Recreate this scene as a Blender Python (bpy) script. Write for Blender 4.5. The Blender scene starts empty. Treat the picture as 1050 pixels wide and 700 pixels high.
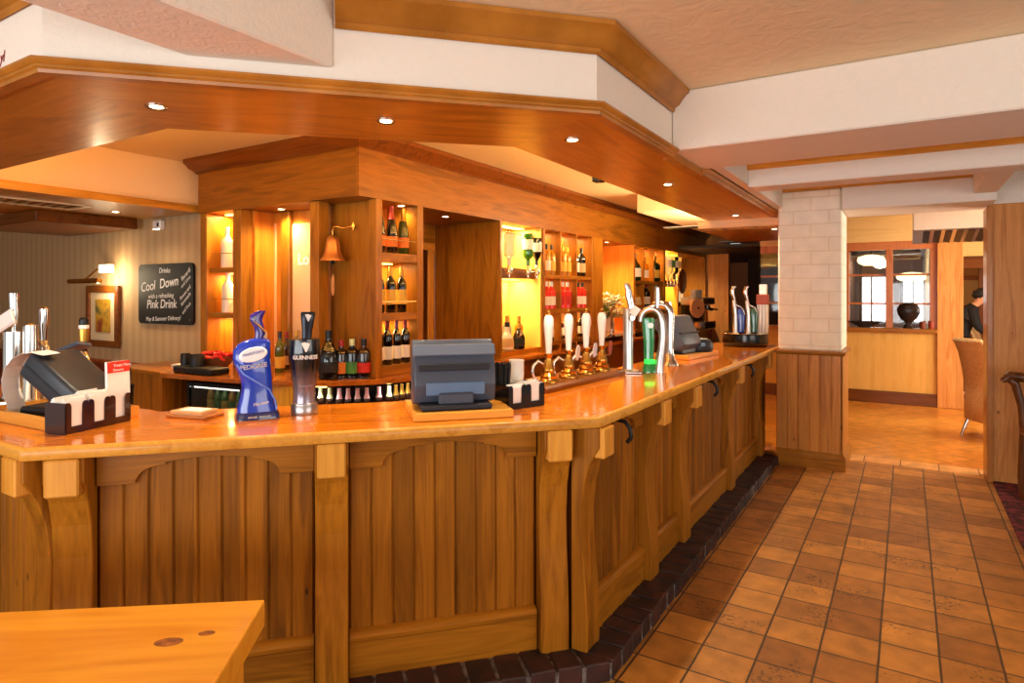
import bpy, bmesh, math, random
from mathutils import Vector, Matrix
random.seed(7)
S = bpy.context.scene
COL = S.collection
PI = math.pi

# ------------------------------------------------------------------ camera, world, light, exposure
F_PX, HOR, CXP, CAM_H = 650.0, 301.0, 525.0, 1.6
YAW = math.atan(405 / 650)
cd = bpy.data.cameras.new('camera'); cam = bpy.data.objects.new('camera', cd); COL.objects.link(cam)
cam.location = (0, 0, CAM_H); cam.rotation_euler = (PI / 2, 0, YAW)
cd.sensor_width = 36; cd.lens = F_PX / 1050 * 36
cd.shift_y = (HOR - 350) / 1050; cd.clip_start = 0.05
S.camera = cam
w = bpy.data.worlds.new('world'); S.world = w; w.use_nodes = True
w.node_tree.nodes['Background'].inputs[0].default_value = (1.0, 0.97, 0.93, 1)
w.node_tree.nodes['Background'].inputs[1].default_value = 0.36
S.view_settings.view_transform = 'Standard'; S.view_settings.look = 'None'
S.view_settings.exposure = 0.5; S.view_settings.gamma = 1.0; S.view_settings.use_curve_mapping = False
S.cycles.use_denoising = True
S.cycles.max_bounces = 8; S.cycles.diffuse_bounces = 4; S.cycles.glossy_bounces = 4
S.cycles.transmission_bounces = 6; S.cycles.transparent_max_bounces = 8
S.cycles.sample_clamp_indirect = 6; S.cycles.caustics_reflective = False; S.cycles.caustics_refractive = False

def area_light(name, loc, rot, sx, sy, power, col):
    l = bpy.data.lights.new(name, 'AREA'); l.shape = 'RECTANGLE'; l.size = sx; l.size_y = sy
    l.energy = power; l.color = col
    o = bpy.data.objects.new(name, l); COL.objects.link(o); o.location = loc; o.rotation_euler = rot
    return o
# daylight through the windows of the lounge behind the camera and on its right
area_light('window_daylight', (-1.2, -3.4, 1.3), (PI / 2 + 0.6, 0, 0), 6.0, 1.6, 170, (0.95, 0.98, 1.0))
area_light('window_daylight', (3.9, 1.5, 1.6), (PI / 2, 0, PI / 2), 4.0, 1.4, 50, (1.0, 0.93, 0.84))
# daylight in the dining room beyond the passage and in the far bar
area_light('window_daylight', (2.6, 9.2, 1.7), (PI / 2, 0, PI / 2), 2.5, 1.4, 130, (1.0, 0.88, 0.70))

DOWN_P, DOWN_C = 42.0, (1.0, 0.82, 0.56)

# ------------------------------------------------------------------ helpers
def g(px, py, z):
    """the point at height z that the photograph shows at (px, py)"""
    t = (z - CAM_H) / ((HOR - py) / F_PX)
    s = (px - CXP) / F_PX
    return (t * (-math.sin(YAW) + s * math.cos(YAW)), t * (math.cos(YAW) + s * math.sin(YAW)))

WM = {}
def thing(name, label, cat, loc=(0, 0, 0), rz=0, group=None):
    o = bpy.data.objects.new(name, None); COL.objects.link(o)
    o.empty_display_size = 0.1
    o.location = loc; o.rotation_euler = (0, 0, rz)
    WM[o] = Matrix.Translation(loc) @ Matrix.Rotation(rz, 4, 'Z')
    return tag(o, label, cat, group)
def tag(o, label, cat, group=None, kind=None):
    o['label'] = label; o['category'] = cat
    if group: o['group'] = group
    if kind: o['kind'] = kind
    return o
def structure(o, label=None):
    o['kind'] = 'structure'
    if label: o['label'] = label
    return o

class MB:
    def __init__(s): s.bm = bmesh.new()
    def verts(s, pts): return [s.bm.verts.new(p) for p in pts]
    def face(s, vs):
        try: return s.bm.faces.new(vs)
        except ValueError: return None
    def box(s, x0, x1, y0, y1, z0, z1):
        v = s.verts([(x0, y0, z0), (x1, y0, z0), (x1, y1, z0), (x0, y1, z0), (x0, y0, z1), (x1, y0, z1), (x1, y1, z1), (x0, y1, z1)])
        for f in ((3, 2, 1, 0), (4, 5, 6, 7), (0, 1, 5, 4), (1, 2, 6, 5), (2, 3, 7, 6), (3, 0, 4, 7)): s.face([v[i] for i in f])
        return s
    def cbox(s, c, size, rot=None):
        m = Matrix.Translation(c) @ (rot.to_4x4() if rot else Matrix())
        hx, hy, hz = size[0] / 2, size[1] / 2, size[2] / 2
        v = s.verts([m @ Vector(p) for p in ((-hx, -hy, -hz), (hx, -hy, -hz), (hx, hy, -hz), (-hx, hy, -hz), (-hx, -hy, hz), (hx, -hy, hz), (hx, hy, hz), (-hx, hy, hz))])
        for f in ((3, 2, 1, 0), (4, 5, 6, 7), (0, 1, 5, 4), (1, 2, 6, 5), (2, 3, 7, 6), (3, 0, 4, 7)): s.face([v[i] for i in f])
        return s
    def prism(s, poly, ext):
        """closed 3-D polygon extruded along ext"""
        e = Vector(ext); a = s.verts(poly); b = s.verts([Vector(p) + e for p in poly]); n = len(poly)
        s.face(a[::-1]); s.face(b)
        for i in range(n): s.face([a[i], a[(i + 1) % n], b[(i + 1) % n], b[i]])
        return s
    def lathe(s, prof, c=(0, 0, 0), seg=24, cap=True, sx=1, sy=1):
        rings = []
        for r, z in prof:
            rings.append(s.verts([(c[0] + sx * r * math.cos(2 * PI * k / seg), c[1] + sy * r * math.sin(2 * PI * k / seg), c[2] + z) for k in range(seg)]))
        for a, b in zip(rings, rings[1:]):
            for k in range(seg): s.face([a[k], a[(k + 1) % seg], b[(k + 1) % seg], b[k]])
        if cap: s.face(rings[0][::-1]); s.face(rings[-1])
        return s
    def tube(s, path, r, seg=10, cap=True):
        path = [Vector(p) for p in path]; n = len(path)
        rs = r if isinstance(r, (list, tuple)) else [r] * n
        up = None; rings = []
        for i, p in enumerate(path):
            t = (path[min(i + 1, n - 1)] - path[max(i - 1, 0)]).normalized()
            if up is None: up = t.orthogonal().normalized()
            up = (up - t * up.dot(t)).normalized(); sd = t.cross(up)
            rings.append(s.verts([p + (up * math.cos(2 * PI * k / seg) + sd * math.sin(2 * PI * k / seg)) * rs[i] for k in range(seg)]))
        for a, b in zip(rings, rings[1:]):
            for k in range(seg): s.face([a[k], a[(k + 1) % seg], b[(k + 1) % seg], b[k]])
        if cap: s.face(rings[0][::-1]); s.face(rings[-1])
        return s
    def loft(s, rings, cap=True, closed=True):
        R = [s.verts(r) for r in rings]; n = len(R[0])
        for a, b in zip(R, R[1:]):
            for k in range(n if closed else n - 1): s.face([a[k], a[(k + 1) % n], b[(k + 1) % n], b[k]])
        if cap: s.face(R[0][::-1]); s.face(R[-1])
        return s
    def sweep(s, path, prof, closed_prof=True):
        """profile [(outward offset, z)] swept along a 2-D path with mitred corners; outward is right of the direction of travel"""
        pts = [Vector(p) for p in path]; n = len(pts); nr = []
        for i in range(n - 1):
            d = (pts[i + 1] - pts[i]).normalized(); nr.append(Vector((d.y, -d.x)))
        rings = []
        for i, p in enumerate(pts):
            if i == 0: m = nr[0]
            elif i == n - 1: m = nr[-1]
            else:
                m = (nr[i - 1] + nr[i]).normalized(); m = m / m.dot(nr[i])
            rings.append([(p.x + m.x * o, p.y + m.y * o, z) for o, z in prof])
        return s.loft(rings, cap=True, closed=True)
    def quad(s, a, b, c, d): s.face(s.verts([a, b, c, d])); return s
    def build(s, name, mat, parent=None, world=False, loc=None, rz=0, bevel=0, smooth=None, rot=None, segs=1):
        bm = s.bm
        bmesh.ops.remove_doubles(bm, verts=bm.verts, dist=1e-6)
        bmesh.ops.recalc_face_normals(bm, faces=bm.faces)
        if bevel:
            es = [e for e in bm.edges if len(e.link_faces) == 2 and e.calc_face_angle(0) > 0.5]
            bmesh.ops.bevel(bm, geom=es, offset=bevel, segments=segs, affect='EDGES', profile=0.5, clamp_overlap=True)
        me = bpy.data.meshes.new(name)
        if world:
            base = WM.get(parent, Matrix()) if parent else None
            if base is not None: bm.transform(base.inverted())
        bm.to_mesh(me); bm.free()
        me.materials.append(mat)
        if smooth is not None:
            me.shade_smooth(); me.set_sharp_from_angle(angle=math.radians(smooth))
        o = bpy.data.objects.new(name, me); COL.objects.link(o)
        if parent: o.parent = parent
        if loc is not None: o.location = loc
        o.rotation_euler = rot if rot else (0, 0, rz)
        pm = WM.get(parent, Matrix()) if parent else Matrix()
        WM[o] = pm @ (Matrix.Translation(loc or (0, 0, 0)) @ (Matrix.Rotation(rz, 4, 'Z')))
        return o

def copy_tree(o, parent=None):
    c = o.copy(); COL.objects.link(c)
    if parent: c.parent = parent
    for ch in list(o.children): copy_tree(ch, c)
    return c

def lettering(name, text, size, mat, parent, fn=None, loc=(0, 0, 0), rot=(PI / 2, 0, 0), ext=0.0006, shear=0, align='CENTER', bold=0, space=1):
    cu = bpy.data.curves.new(name, 'FONT'); cu.body = text; cu.size = size; cu.align_x = align; cu.align_y = 'CENTER'
    cu.extrude = ext; cu.shear = shear; cu.offset = bold; cu.space_character = space
    if fn: cu.resolution_u = 3
    tmp = bpy.data.objects.new(name, cu); COL.objects.link(tmp)
    dg = bpy.context.evaluated_depsgraph_get()
    me = bpy.data.meshes.new_from_object(tmp.evaluated_get(dg))
    bpy.data.objects.remove(tmp); bpy.data.curves.remove(cu)
    me.transform(Matrix.Translation(loc) @ (Matrix.Rotation(rot[2], 4, 'Z') @ Matrix.Rotation(rot[1], 4, 'Y') @ Matrix.Rotation(rot[0], 4, 'X')))
    if fn:
        for v in me.vertices: v.co = fn(v.co)
    me.materials.clear(); me.materials.append(mat)
    o = bpy.data.objects.new(name, me); COL.objects.link(o); o.parent = parent
    return o

ORD = ['first', 'second', 'third', 'fourth', 'fifth', 'sixth', 'seventh', 'eighth', 'ninth', 'tenth', 'eleventh', 'twelfth', 'thirteenth', 'fourteenth', 'fifteenth', 'sixteenth', 'seventeenth', 'eighteenth']
def nth(i, n):
    if i == 0: return 'leftmost'
    if i == n - 1: return 'rightmost'
    return ORD[i] + ' from left'

# ------------------------------------------------------------------ materials
def lin(c): return tuple(((v / 255) / 12.92 if v / 255 <= 0.04045 else ((v / 255 + 0.055) / 1.055) ** 2.4) for v in c) + (1,)
def base_mat(name):
    m = bpy.data.materials.new(name); m.use_nodes = True; nt = m.node_tree
    return m, nt, nt.nodes['Principled BSDF']
def nd(nt, t, **kw):
    n = nt.nodes.new(t)
    for k, v in kw.items(): setattr(n, k, v)
    return n
PC = {}
def plain(name, rgb, rough=0.5, metal=0, coat=0, trans=0, emit=0, spec=0.5, alpha=1, vary=0.06, ior=1.45):
    if name in PC: return PC[name]
    m, nt, b = base_mat(name); L = nt.links
    c = lin(rgb)
    b.inputs['Roughness'].default_value = rough; b.inputs['Metallic'].default_value = metal
    b.inputs['Coat Weight'].default_value = coat; b.inputs['Transmission Weight'].default_value = trans
    b.inputs['Specular IOR Level'].default_value = spec; b.inputs['IOR'].default_value = ior
    if vary and not trans:
        tc = nd(nt, 'ShaderNodeTexCoord'); n = nd(nt, 'ShaderNodeTexNoise'); n.inputs['Scale'].default_value = 14; n.inputs['Detail'].default_value = 4
        mx = nd(nt, 'ShaderNodeMix', data_type='RGBA'); L.new(tc.outputs['Object'], n.inputs['Vector']); L.new(n.outputs['Fac'], mx.inputs['Factor'])
        mx.inputs['A'].default_value = tuple(v * (1 - vary) for v in c[:3]) + (1,); mx.inputs['B'].default_value = tuple(min(1, v * (1 + vary)) for v in c[:3]) + (1,)
        L.new(mx.outputs['Result'], b.inputs['Base Color'])
    else: b.inputs['Base Color'].default_value = c
    if emit: b.inputs['Emission Color'].default_value = c; b.inputs['Emission Strength'].default_value = emit
    PC[name] = m; return m

def wood(name, light, dark, axis='z', rough=0.32, coat=0.25, across=11, along=1.1, plank=0, pvar=0.35, knots=0.0, plank_axis='x', fine=0.4, knotcol=(70, 35, 12), bump=0.06):
    key = (name, axis, plank_axis)
    if key in PC: return PC[key]
    m, nt, b = base_mat(name + '_' + axis); L = nt.links
    tc = nd(nt, 'ShaderNodeTexCoord'); oi = nd(nt, 'ShaderNodeObjectInfo')
    add = nd(nt, 'ShaderNodeVectorMath', operation='ADD'); L.new(tc.outputs['Object'], add.inputs[0])
    mul = nd(nt, 'ShaderNodeMath', operation='MULTIPLY'); L.new(oi.outputs['Random'], mul.inputs[0]); mul.inputs[1].default_value = 7.3
    rnd = mul.outputs[0]; pv = None
    if plank:
        sp = nd(nt, 'ShaderNodeSeparateXYZ'); L.new(tc.outputs['Object'], sp.inputs[0])
        dv = nd(nt, 'ShaderNodeMath', operation='DIVIDE'); L.new(sp.outputs[plank_axis.upper()], dv.inputs[0]); dv.inputs[1].default_value = plank
        fl = nd(nt, 'ShaderNodeMath', operation='FLOOR'); L.new(dv.outputs[0], fl.inputs[0])
        a2 = nd(nt, 'ShaderNodeMath', operation='ADD'); L.new(fl.outputs[0], a2.inputs[0]); L.new(mul.outputs[0], a2.inputs[1])
        wn = nd(nt, 'ShaderNodeTexWhiteNoise', noise_dimensions='1D'); L.new(a2.outputs[0], wn.inputs['W'])
        pv = wn.outputs['Value']
        m3 = nd(nt, 'ShaderNodeMath', operation='MULTIPLY'); L.new(pv, m3.inputs[0]); m3.inputs[1].default_value = 9.0
        a3 = nd(nt, 'ShaderNodeMath', operation='ADD'); L.new(m3.outputs[0], a3.inputs[0]); L.new(mul.outputs[0], a3.inputs[1]); rnd = a3.outputs[0]
    L.new(rnd, add.inputs[1])
    def mapped(al, ac):
        mp = nd(nt, 'ShaderNodeMapping'); sc = [ac, ac, ac]; sc['xyz'.index(axis)] = al
        mp.inputs['Scale'].default_value = sc; L.new(add.outputs[0], mp.inputs['Vector']); return mp.outputs[0]
    n1 = nd(nt, 'ShaderNodeTexNoise'); n1.inputs['Scale'].default_value = 1; n1.inputs['Detail'].default_value = 3; n1.inputs['Distortion'].default_value = 1.1
    L.new(mapped(along, across), n1.inputs['Vector'])
    # ring figure: bands of the slow noise
    mm = nd(nt, 'ShaderNodeMath', operation='MULTIPLY'); L.new(n1.outputs['Fac'], mm.inputs[0]); mm.inputs[1].default_value = 6.0
    pp = nd(nt, 'ShaderNodeMath', operation='PINGPONG'); L.new(mm.outputs[0], pp.inputs[0]); pp.inputs[1].default_value = 1.0
    n2 = nd(nt, 'ShaderNodeTexNoise'); n2.inputs['Scale'].default_value = 1; n2.inputs['Detail'].default_value = 4
    L.new(mapped(along * 2.5, across * 9), n2.inputs['Vector'])
    mixf = nd(nt, 'ShaderNodeMix', data_type='FLOAT'); mixf.inputs['Factor'].default_value = 0.62
    L.new(pp.outputs[0], mixf.inputs['A']); L.new(n1.outputs['Fac'], mixf.inputs['B'])
    mix2 = nd(nt, 'ShaderNodeMix', data_type='FLOAT'); mix2.inputs['Factor'].default_value = fine
    L.new(mixf.outputs['Result'], mix2.inputs['A']); L.new(n2.outputs['Fac'], mix2.inputs['B'])
    rp = nd(nt, 'ShaderNodeValToRGB'); rp.color_ramp.elements[0].position = 0.22; rp.color_ramp.elements[1].position = 0.72
    rp.color_ramp.elements[0].color = lin(dark); rp.color_ramp.elements[1].color = lin(light)
    L.new(mix2.outputs['Result'], rp.inputs['Fac']); colr = rp.outputs['Color']
    if pv is not None:
        mr = nd(nt, 'ShaderNodeMapRange'); L.new(pv, mr.inputs['Value']); mr.inputs['To Min'].default_value = 1 - pvar; mr.inputs['To Max'].default_value = 1 + pvar * 0.7
        hs = nd(nt, 'ShaderNodeHueSaturation'); L.new(mr.outputs[0], hs.inputs['Value']); L.new(colr, hs.inputs['Color']); colr = hs.outputs['Color']
    if knots:
        vo = nd(nt, 'ShaderNodeTexVoronoi'); vo.inputs['Scale'].default_value = 1
        L.new(mapped(3.2, 6.5), vo.inputs['Vector'])
        k1 = nd(nt, 'ShaderNodeMapRange'); L.new(vo.outputs['Distance'], k1.inputs['Value']); k1.inputs['From Min'].default_value = knots * 0.5; k1.inputs['From Max'].default_value = knots
        k1.inputs['To Min'].default_value = 0.85; k1.inputs['To Max'].default_value = 0
        kx = nd(nt, 'ShaderNodeMix', data_type='RGBA'); L.new(k1.outputs[0], kx.inputs['Factor']); L.new(colr, kx.inputs['A']); kx.inputs['B'].default_value = lin(knotcol); colr = kx.outputs['Result']
    mr2 = nd(nt, 'ShaderNodeMapRange'); L.new(oi.outputs['Random'], mr2.inputs['Value']); mr2.inputs['To Min'].default_value = 0.88; mr2.inputs['To Max'].default_value = 1.1
    h2 = nd(nt, 'ShaderNodeHueSaturation'); L.new(mr2.outputs[0], h2.inputs['Value']); L.new(colr, h2.inputs['Color'])
    L.new(h2.outputs['Color'], b.inputs['Base Color'])
    b.inputs['Roughness'].default_value = rough; b.inputs['Coat Weight'].default_value = coat; b.inputs['Coat Roughness'].default_value = rough * 0.5; b.inputs['Specular IOR Level'].default_value = 0.2; b.inputs['Coat Tint'].default_value = (1.0, 0.9, 0.75, 1)
    bp = nd(nt, 'ShaderNodeBump'); bp.inputs['Strength'].default_value = bump; bp.inputs['Distance'].default_value = 0.01
    L.new(mix2.outputs['Result'], bp.inputs['Height']); L.new(bp.outputs[0], b.inputs['Normal'])
    PC[key] = m; return m

def plaster(name, rgb, bump=0.25, scale=18, rough=0.85):
    m, nt, b = base_mat(name); L = nt.links
    tc = nd(nt, 'ShaderNodeTexCoord'); n = nd(nt, 'ShaderNodeTexNoise'); n.inputs['Scale'].default_value = scale; n.inputs['Detail'].default_value = 5; n.inputs['Distortion'].default_value = 1.5
    L.new(tc.outputs['Object'], n.inputs['Vector'])
    mx = nd(nt, 'ShaderNodeMix', data_type='RGBA'); c = lin(rgb); mx.inputs['A'].default_value = tuple(v * 0.94 for v in c[:3]) + (1,); mx.inputs['B'].default_value = c
    L.new(n.outputs['Fac'], mx.inputs['Factor']); L.new(mx.outputs['Result'], b.inputs['Base Color'])
    b.inputs['Roughness'].default_value = rough
    bp = nd(nt, 'ShaderNodeBump'); bp.inputs['Strength'].default_value = bump; bp.inputs['Distance'].default_value = 0.01
    L.new(n.outputs['Fac'], bp.inputs['Height']); L.new(bp.outputs[0], b.inputs['Normal'])
    return m

def tiles(name, size, c1, c2, mortar, rotz=0, ox=0, oy=0, rough=0.4, msize=0.006, spots=0.0, wall=False, bw=None, offset=0.0, bump=0.5, coat=0.0, spotcol=(70, 40, 20), vlo=0.72, vhi=1.2):
    m, nt, b = base_mat(name); L = nt.links
    tc = nd(nt, 'ShaderNodeTexCoord'); mp = nd(nt, 'ShaderNodeMapping'); src = tc.outputs['Object']
    if wall:
        sp = nd(nt, 'ShaderNodeSeparateXYZ'); L.new(src, sp.inputs[0]); a = nd(nt, 'ShaderNodeMath', operation='ADD'); L.new(sp.outputs['X'], a.inputs[0]); L.new(sp.outputs['Y'], a.inputs[1])
        cb = nd(nt, 'ShaderNodeCombineXYZ'); L.new(a.outputs[0], cb.inputs['X']); L.new(sp.outputs['Z'], cb.inputs['Y']); src = cb.outputs[0]
    mp.inputs['Rotation'].default_value = (0, 0, rotz); mp.inputs['Location'].default_value = (ox, oy, 0); L.new(src, mp.inputs['Vector'])
    wob = nd(nt, 'ShaderNodeTexNoise'); wob.inputs['Scale'].default_value = 6; L.new(src, wob.inputs['Vector'])
    wv = nd(nt, 'ShaderNodeVectorMath', operation='SCALE'); L.new(wob.outputs['Color'], wv.inputs[0]); wv.inputs['Scale'].default_value = 0.012 if wall else 0.004
    ad = nd(nt, 'ShaderNodeVectorMath', operation='ADD'); L.new(mp.outputs[0], ad.inputs[0]); L.new(wv.outputs[0], ad.inputs[1])
    br = nd(nt, 'ShaderNodeTexBrick'); br.offset = offset; br.squash = 1.0; br.inputs['Scale'].default_value = 1
    br.inputs['Brick Width'].default_value = bw or size; br.inputs['Row Height'].default_value = size; br.inputs['Mortar Size'].default_value = msize; br.inputs['Mortar Smooth'].default_value = 0.3
    br.inputs['Color1'].default_value = lin(c1); br.inputs['Color2'].default_value = lin(c2); br.inputs['Mortar'].default_value = lin(mortar)
    L.new(ad.outputs[0], br.inputs['Vector']); col = br.outputs['Color']
    n = nd(nt, 'ShaderNodeTexNoise'); n.inputs['Scale'].default_value = 9; n.inputs['Detail'].default_value = 6; L.new(src, n.inputs['Vector'])
    hs = nd(nt, 'ShaderNodeHueSaturation'); mr = nd(nt, 'ShaderNodeMapRange'); L.new(n.outputs['Fac'], mr.inputs['Value']); mr.inputs['From Min'].default_value = 0.3; mr.inputs['From Max'].default_value = 0.7
    mr.inputs['To Min'].default_value = vlo; mr.inputs['To Max'].default_value = vhi; L.new(mr.outputs[0], hs.inputs['Value']); L.new(col, hs.inputs['Color']); col = hs.outputs['Color']
    if spots:
        n3 = nd(nt, 'ShaderNodeTexNoise'); n3.inputs['Scale'].default_value = 55; n3.inputs['Detail'].default_value = 3; L.new(src, n3.inputs['Vector'])
        n4 = nd(nt, 'ShaderNodeTexNoise'); n4.inputs['Scale'].default_value = 3.5; L.new(src, n4.inputs['Vector'])
        mu = nd(nt, 'ShaderNodeMath', operation='MULTIPLY'); L.new(n3.outputs['Fac'], mu.inputs[0]); L.new(n4.outputs['Fac'], mu.inputs[1])
        k = nd(nt, 'ShaderNodeMapRange'); L.new(mu.outputs[0], k.inputs['Value']); k.inputs['From Min'].default_value = 0.335; k.inputs['From Max'].default_value = 0.40; k.inputs['To Max'].default_value = spots
        kx = nd(nt, 'ShaderNodeMix', data_type='RGBA'); L.new(k.outputs[0], kx.inputs['Factor']); L.new(col, kx.inputs['A']); kx.inputs['B'].default_value = lin(spotcol); col = kx.outputs['Result']
    L.new(col, b.inputs['Base Color']); b.inputs['Roughness'].default_value = rough; b.inputs['Coat Weight'].default_value = coat
    inv = nd(nt, 'ShaderNodeMath', operation='SUBTRACT'); inv.inputs[0].default_value = 1; L.new(br.outputs['Fac'], inv.inputs[1])
    a4 = nd(nt, 'ShaderNodeMath', operation='MULTIPLY_ADD'); L.new(n.outputs['Fac'], a4.inputs[0]); a4.inputs[1].default_value = 0.35; L.new(inv.outputs[0], a4.inputs[2])
    bp = nd(nt, 'ShaderNodeBump'); bp.inputs['Strength'].default_value = bump; bp.inputs['Distance'].default_value = 0.008
    L.new(a4.outputs[0], bp.inputs['Height']); L.new(bp.outputs[0], b.inputs['Normal'])
    return m

def noise_mat(name, c1, c2, scale, rough=0.7, bump=0.2, stretch=(1, 1, 1), lo=0.35, hi=0.65, detail=4):
    m, nt, b = base_mat(name); L = nt.links
    tc = nd(nt, 'ShaderNodeTexCoord'); mp = nd(nt, 'ShaderNodeMapping'); mp.inputs['Scale'].default_value = stretch; L.new(tc.outputs['Object'], mp.inputs['Vector'])
    n = nd(nt, 'ShaderNodeTexNoise'); n.inputs['Scale'].default_value = scale; n.inputs['Detail'].default_value = detail; L.new(mp.outputs[0], n.inputs['Vector'])
    rp = nd(nt, 'ShaderNodeValToRGB'); rp.color_ramp.elements[0].position = lo; rp.color_ramp.elements[1].position = hi
    rp.color_ramp.elements[0].color = lin(c1); rp.color_ramp.elements[1].color = lin(c2); L.new(n.outputs['Fac'], rp.inputs['Fac']); L.new(rp.outputs['Color'], b.inputs['Base Color'])
    b.inputs['Roughness'].default_value = rough
    bp = nd(nt, 'ShaderNodeBump'); bp.inputs['Strength'].default_value = bump; bp.inputs['Distance'].default_value = 0.01
    L.new(n.outputs['Fac'], bp.inputs['Height']); L.new(bp.outputs[0], b.inputs['Normal'])
    return m

def W_pine(ax): return wood('varnished_pine', (178, 112, 27), (110, 62, 10), ax, rough=0.36, coat=0.06)
def W_plank(): return wood('pine_planking', (168, 103, 22), (94, 51, 8), 'z', plank=0.083, pvar=0.34, knots=0.06, rough=0.42, coat=0.02, knotcol=(44, 20, 6))
def W_block(ax): return wood('pale_block', (230, 166, 70), (194, 124, 40), ax, rough=0.35, knots=0)
def W_top(ax): return wood('counter_timber', (240, 146, 36), (200, 102, 14), ax, rough=0.16, coat=0.8, across=8, bump=0.02)
def W_soffit(ax): return wood('soffit_oak', (210, 148, 54), (160, 104, 30), ax, rough=0.35, coat=0.3, across=7)
def W_oak(ax): return wood('back_bar_oak', (178, 116, 32), (118, 70, 14), ax, rough=0.38, coat=0.15, across=9)
def W_dark(ax): return wood('dark_oak', (126, 68, 18), (80, 40, 9), ax, rough=0.35, coat=0.2)
def W_mould(): return noise_mat('mould_wood', (158, 98, 30), (196, 128, 46), 5, 0.36, 0.05, lo=0.3, hi=0.7) if 'mw' not in PC else PC['mw']
def W_knotty(): return wood('knotty_pine', (214, 150, 82), (172, 104, 46), 'z', plank=0.115, pvar=0.16, knots=0.075, rough=0.45, coat=0.1, knotcol=(104, 52, 22))
def W_header(ax): return wood('header_oak', (150, 92, 22), (100, 56, 10), ax, rough=0.4, coat=0.08, across=9)
def W_table(ax): return wood('table_pine', (240, 170, 56), (216, 136, 34), ax, rough=0.3, coat=0.4, across=6, knots=0.05, knotcol=(120, 60, 18))
PC['mw'] = noise_mat('moulding_timber', (150, 92, 26), (190, 124, 44), 5, 0.36, 0.05, lo=0.3, hi=0.7)
M_white = plaster('white_plaster', (238, 228, 214), 0.25)
M_beamw = plaster('white_painted_beam', (240, 230, 216), 0.35, 25)
M_ceil = plaster('textured_ceiling', (236, 214, 176), 0.5, 9)
M_cream = plaster('inner_ceiling_cream', (240, 212, 160), 0.1)
M_peach = plaster('peach_wall', (244, 206, 160), 0.05)
M_black = plain('matt_black', (18, 17, 17), 0.45)
M_gloss = plain('gloss_black', (14, 13, 14), 0.15)
M_chrome = plain('chrome', (222, 220, 216), 0.12, 1.0, vary=0)
M_brass = plain('polished_brass', (206, 150, 66), 0.2, 1.0, vary=0.03)
M_whiteg = plain('white_glaze', (244, 238, 230), 0.25, coat=0.4)
M_paper = plain('white_paper', (246, 242, 236), 0.8)
M_red = plain('red_print', (214, 52, 30), 0.6)
M_copper = plain('copper_bell', (214, 152, 92), 0.34, 0.85, vary=0.05)
M_till = plain('till_grey_plastic', (66, 72, 86), 0.38)
M_tilld = plain('till_dark_plastic', (32, 34, 42), 0.4)
M_tillb = plain('till_blue_plate', (92, 118, 150), 0.35)
M_lamp = plain('lit_halogen', (255, 226, 170), 0.4, emit=14, vary=0)
M_chalk = plain('chalk_white', (232, 228, 224), 0.9)
M_mirror = plain('tinted_mirror', (255, 206, 156), 0.22, 0.25, coat=0.6, vary=0.02)
M_glass = plain('clear_glass', (250, 250, 248), 0.03, trans=1.0, vary=0)
# ================================================================== the setting
# ---- floors
M_floor = tiles('terracotta_tiles', 0.228, (196, 130, 52), (146, 88, 30), (76, 50, 28), ox=0.788, oy=-5.88 + 0.228 * 30, rough=0.5, msize=0.0055, spots=0.7, coat=0.0)
structure(MB().box(-14, 5, -4, 6.9, -0.1, 0).build('floor', M_floor))
M_floor2 = tiles('threshold_tiles', 0.30, (222, 160, 92), (206, 138, 72), (120, 80, 46), ox=0.05, oy=-6.87, rough=0.4, msize=0.006)
structure(MB().box(-1.2, 0.95, 6.9, 7.16, -0.1, 0.001).build('threshold', M_floor2))
M_floor3 = tiles('dining_room_tiles', 0.34, (210, 136, 50), (190, 114, 36), (140, 78, 34), rotz=math.radians(40), rough=0.3, msize=0.005, bump=0.25, coat=0.2)
structure(MB().box(-14, 7, 7.16, 22, -0.1, 0).build('floor_dining_room', M_floor3))
M_carpet = noise_mat('red_carpet_pile', (54, 12, 20), (122, 38, 44), 16, 0.95, 0.5, lo=0.4, hi=0.62)
structure(MB().box(0.615, 3.9, 1.5, 6.73, 0, 0.012).build('carpet', M_carpet, bevel=0.004))

# ---- ceilings
structure(MB().prism([(-14, -4, 2.73), (4.2, -4, 2.73), (4.2, 6.9, 2.73), (-1.16, 6.9, 2.73), (-1.16, 2.5, 2.73), (-2.545, 1.03, 2.73), (-14, 1.03, 2.73)], (0, 0, 0.06)).build('ceiling', M_ceil))
structure(MB().box(-14, -1.2, 0.9, 16, 2.83, 2.9).build('ceiling_inner', M_cream))
M_cream2 = plaster('dining_ceiling', (236, 206, 156), 0.1)
structure(MB().box(-1.2, 7, 6.9, 22, 2.73, 2.8).build('ceiling_dining_room', M_cream2))
# bulkhead round the bar (white) with its wooden cornice, and the soffit with moulded edge
BK = [(-8.0, 1.0), (-2.535, 1.0), (-1.12, 2.48), (-1.12, 6.75)]
structure(MB().sweep(BK, [(0, 2.385), (0, 2.78), (-0.05, 2.78), (-0.05, 2.385)]).build('bulkhead', M_white))
PR_C = [(0, 2.62), (0.012, 2.612), (0.02, 2.622), (0.02, 2.637), (0.045, 2.65), (0.062, 2.675), (0.085, 2.70), (0.10, 2.708), (0.10, 2.728), (0, 2.728)]
FR = 0.325
k1 = (-1.862, 1.704)
structure(MB().sweep([k1, (-1.12, 2.48), (-1.12, 3.50)], PR_C).build('cornice', PC['mw'], smooth=35))
structure(MB().sweep([(-8.0, 1.0), (-2.56, 1.0)], PR_C).build('cornice_left', PC['mw'], smooth=35))
PR_F = [(-0.03, 2.36), (0.015, 2.36), (0.018, 2.372), (0.026, 2.378), (0.026, 2.386), (0.036, 2.392), (0.042, 2.40), (0.042, 2.408), (0, 2.412), (-0.03, 2.412)]
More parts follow.
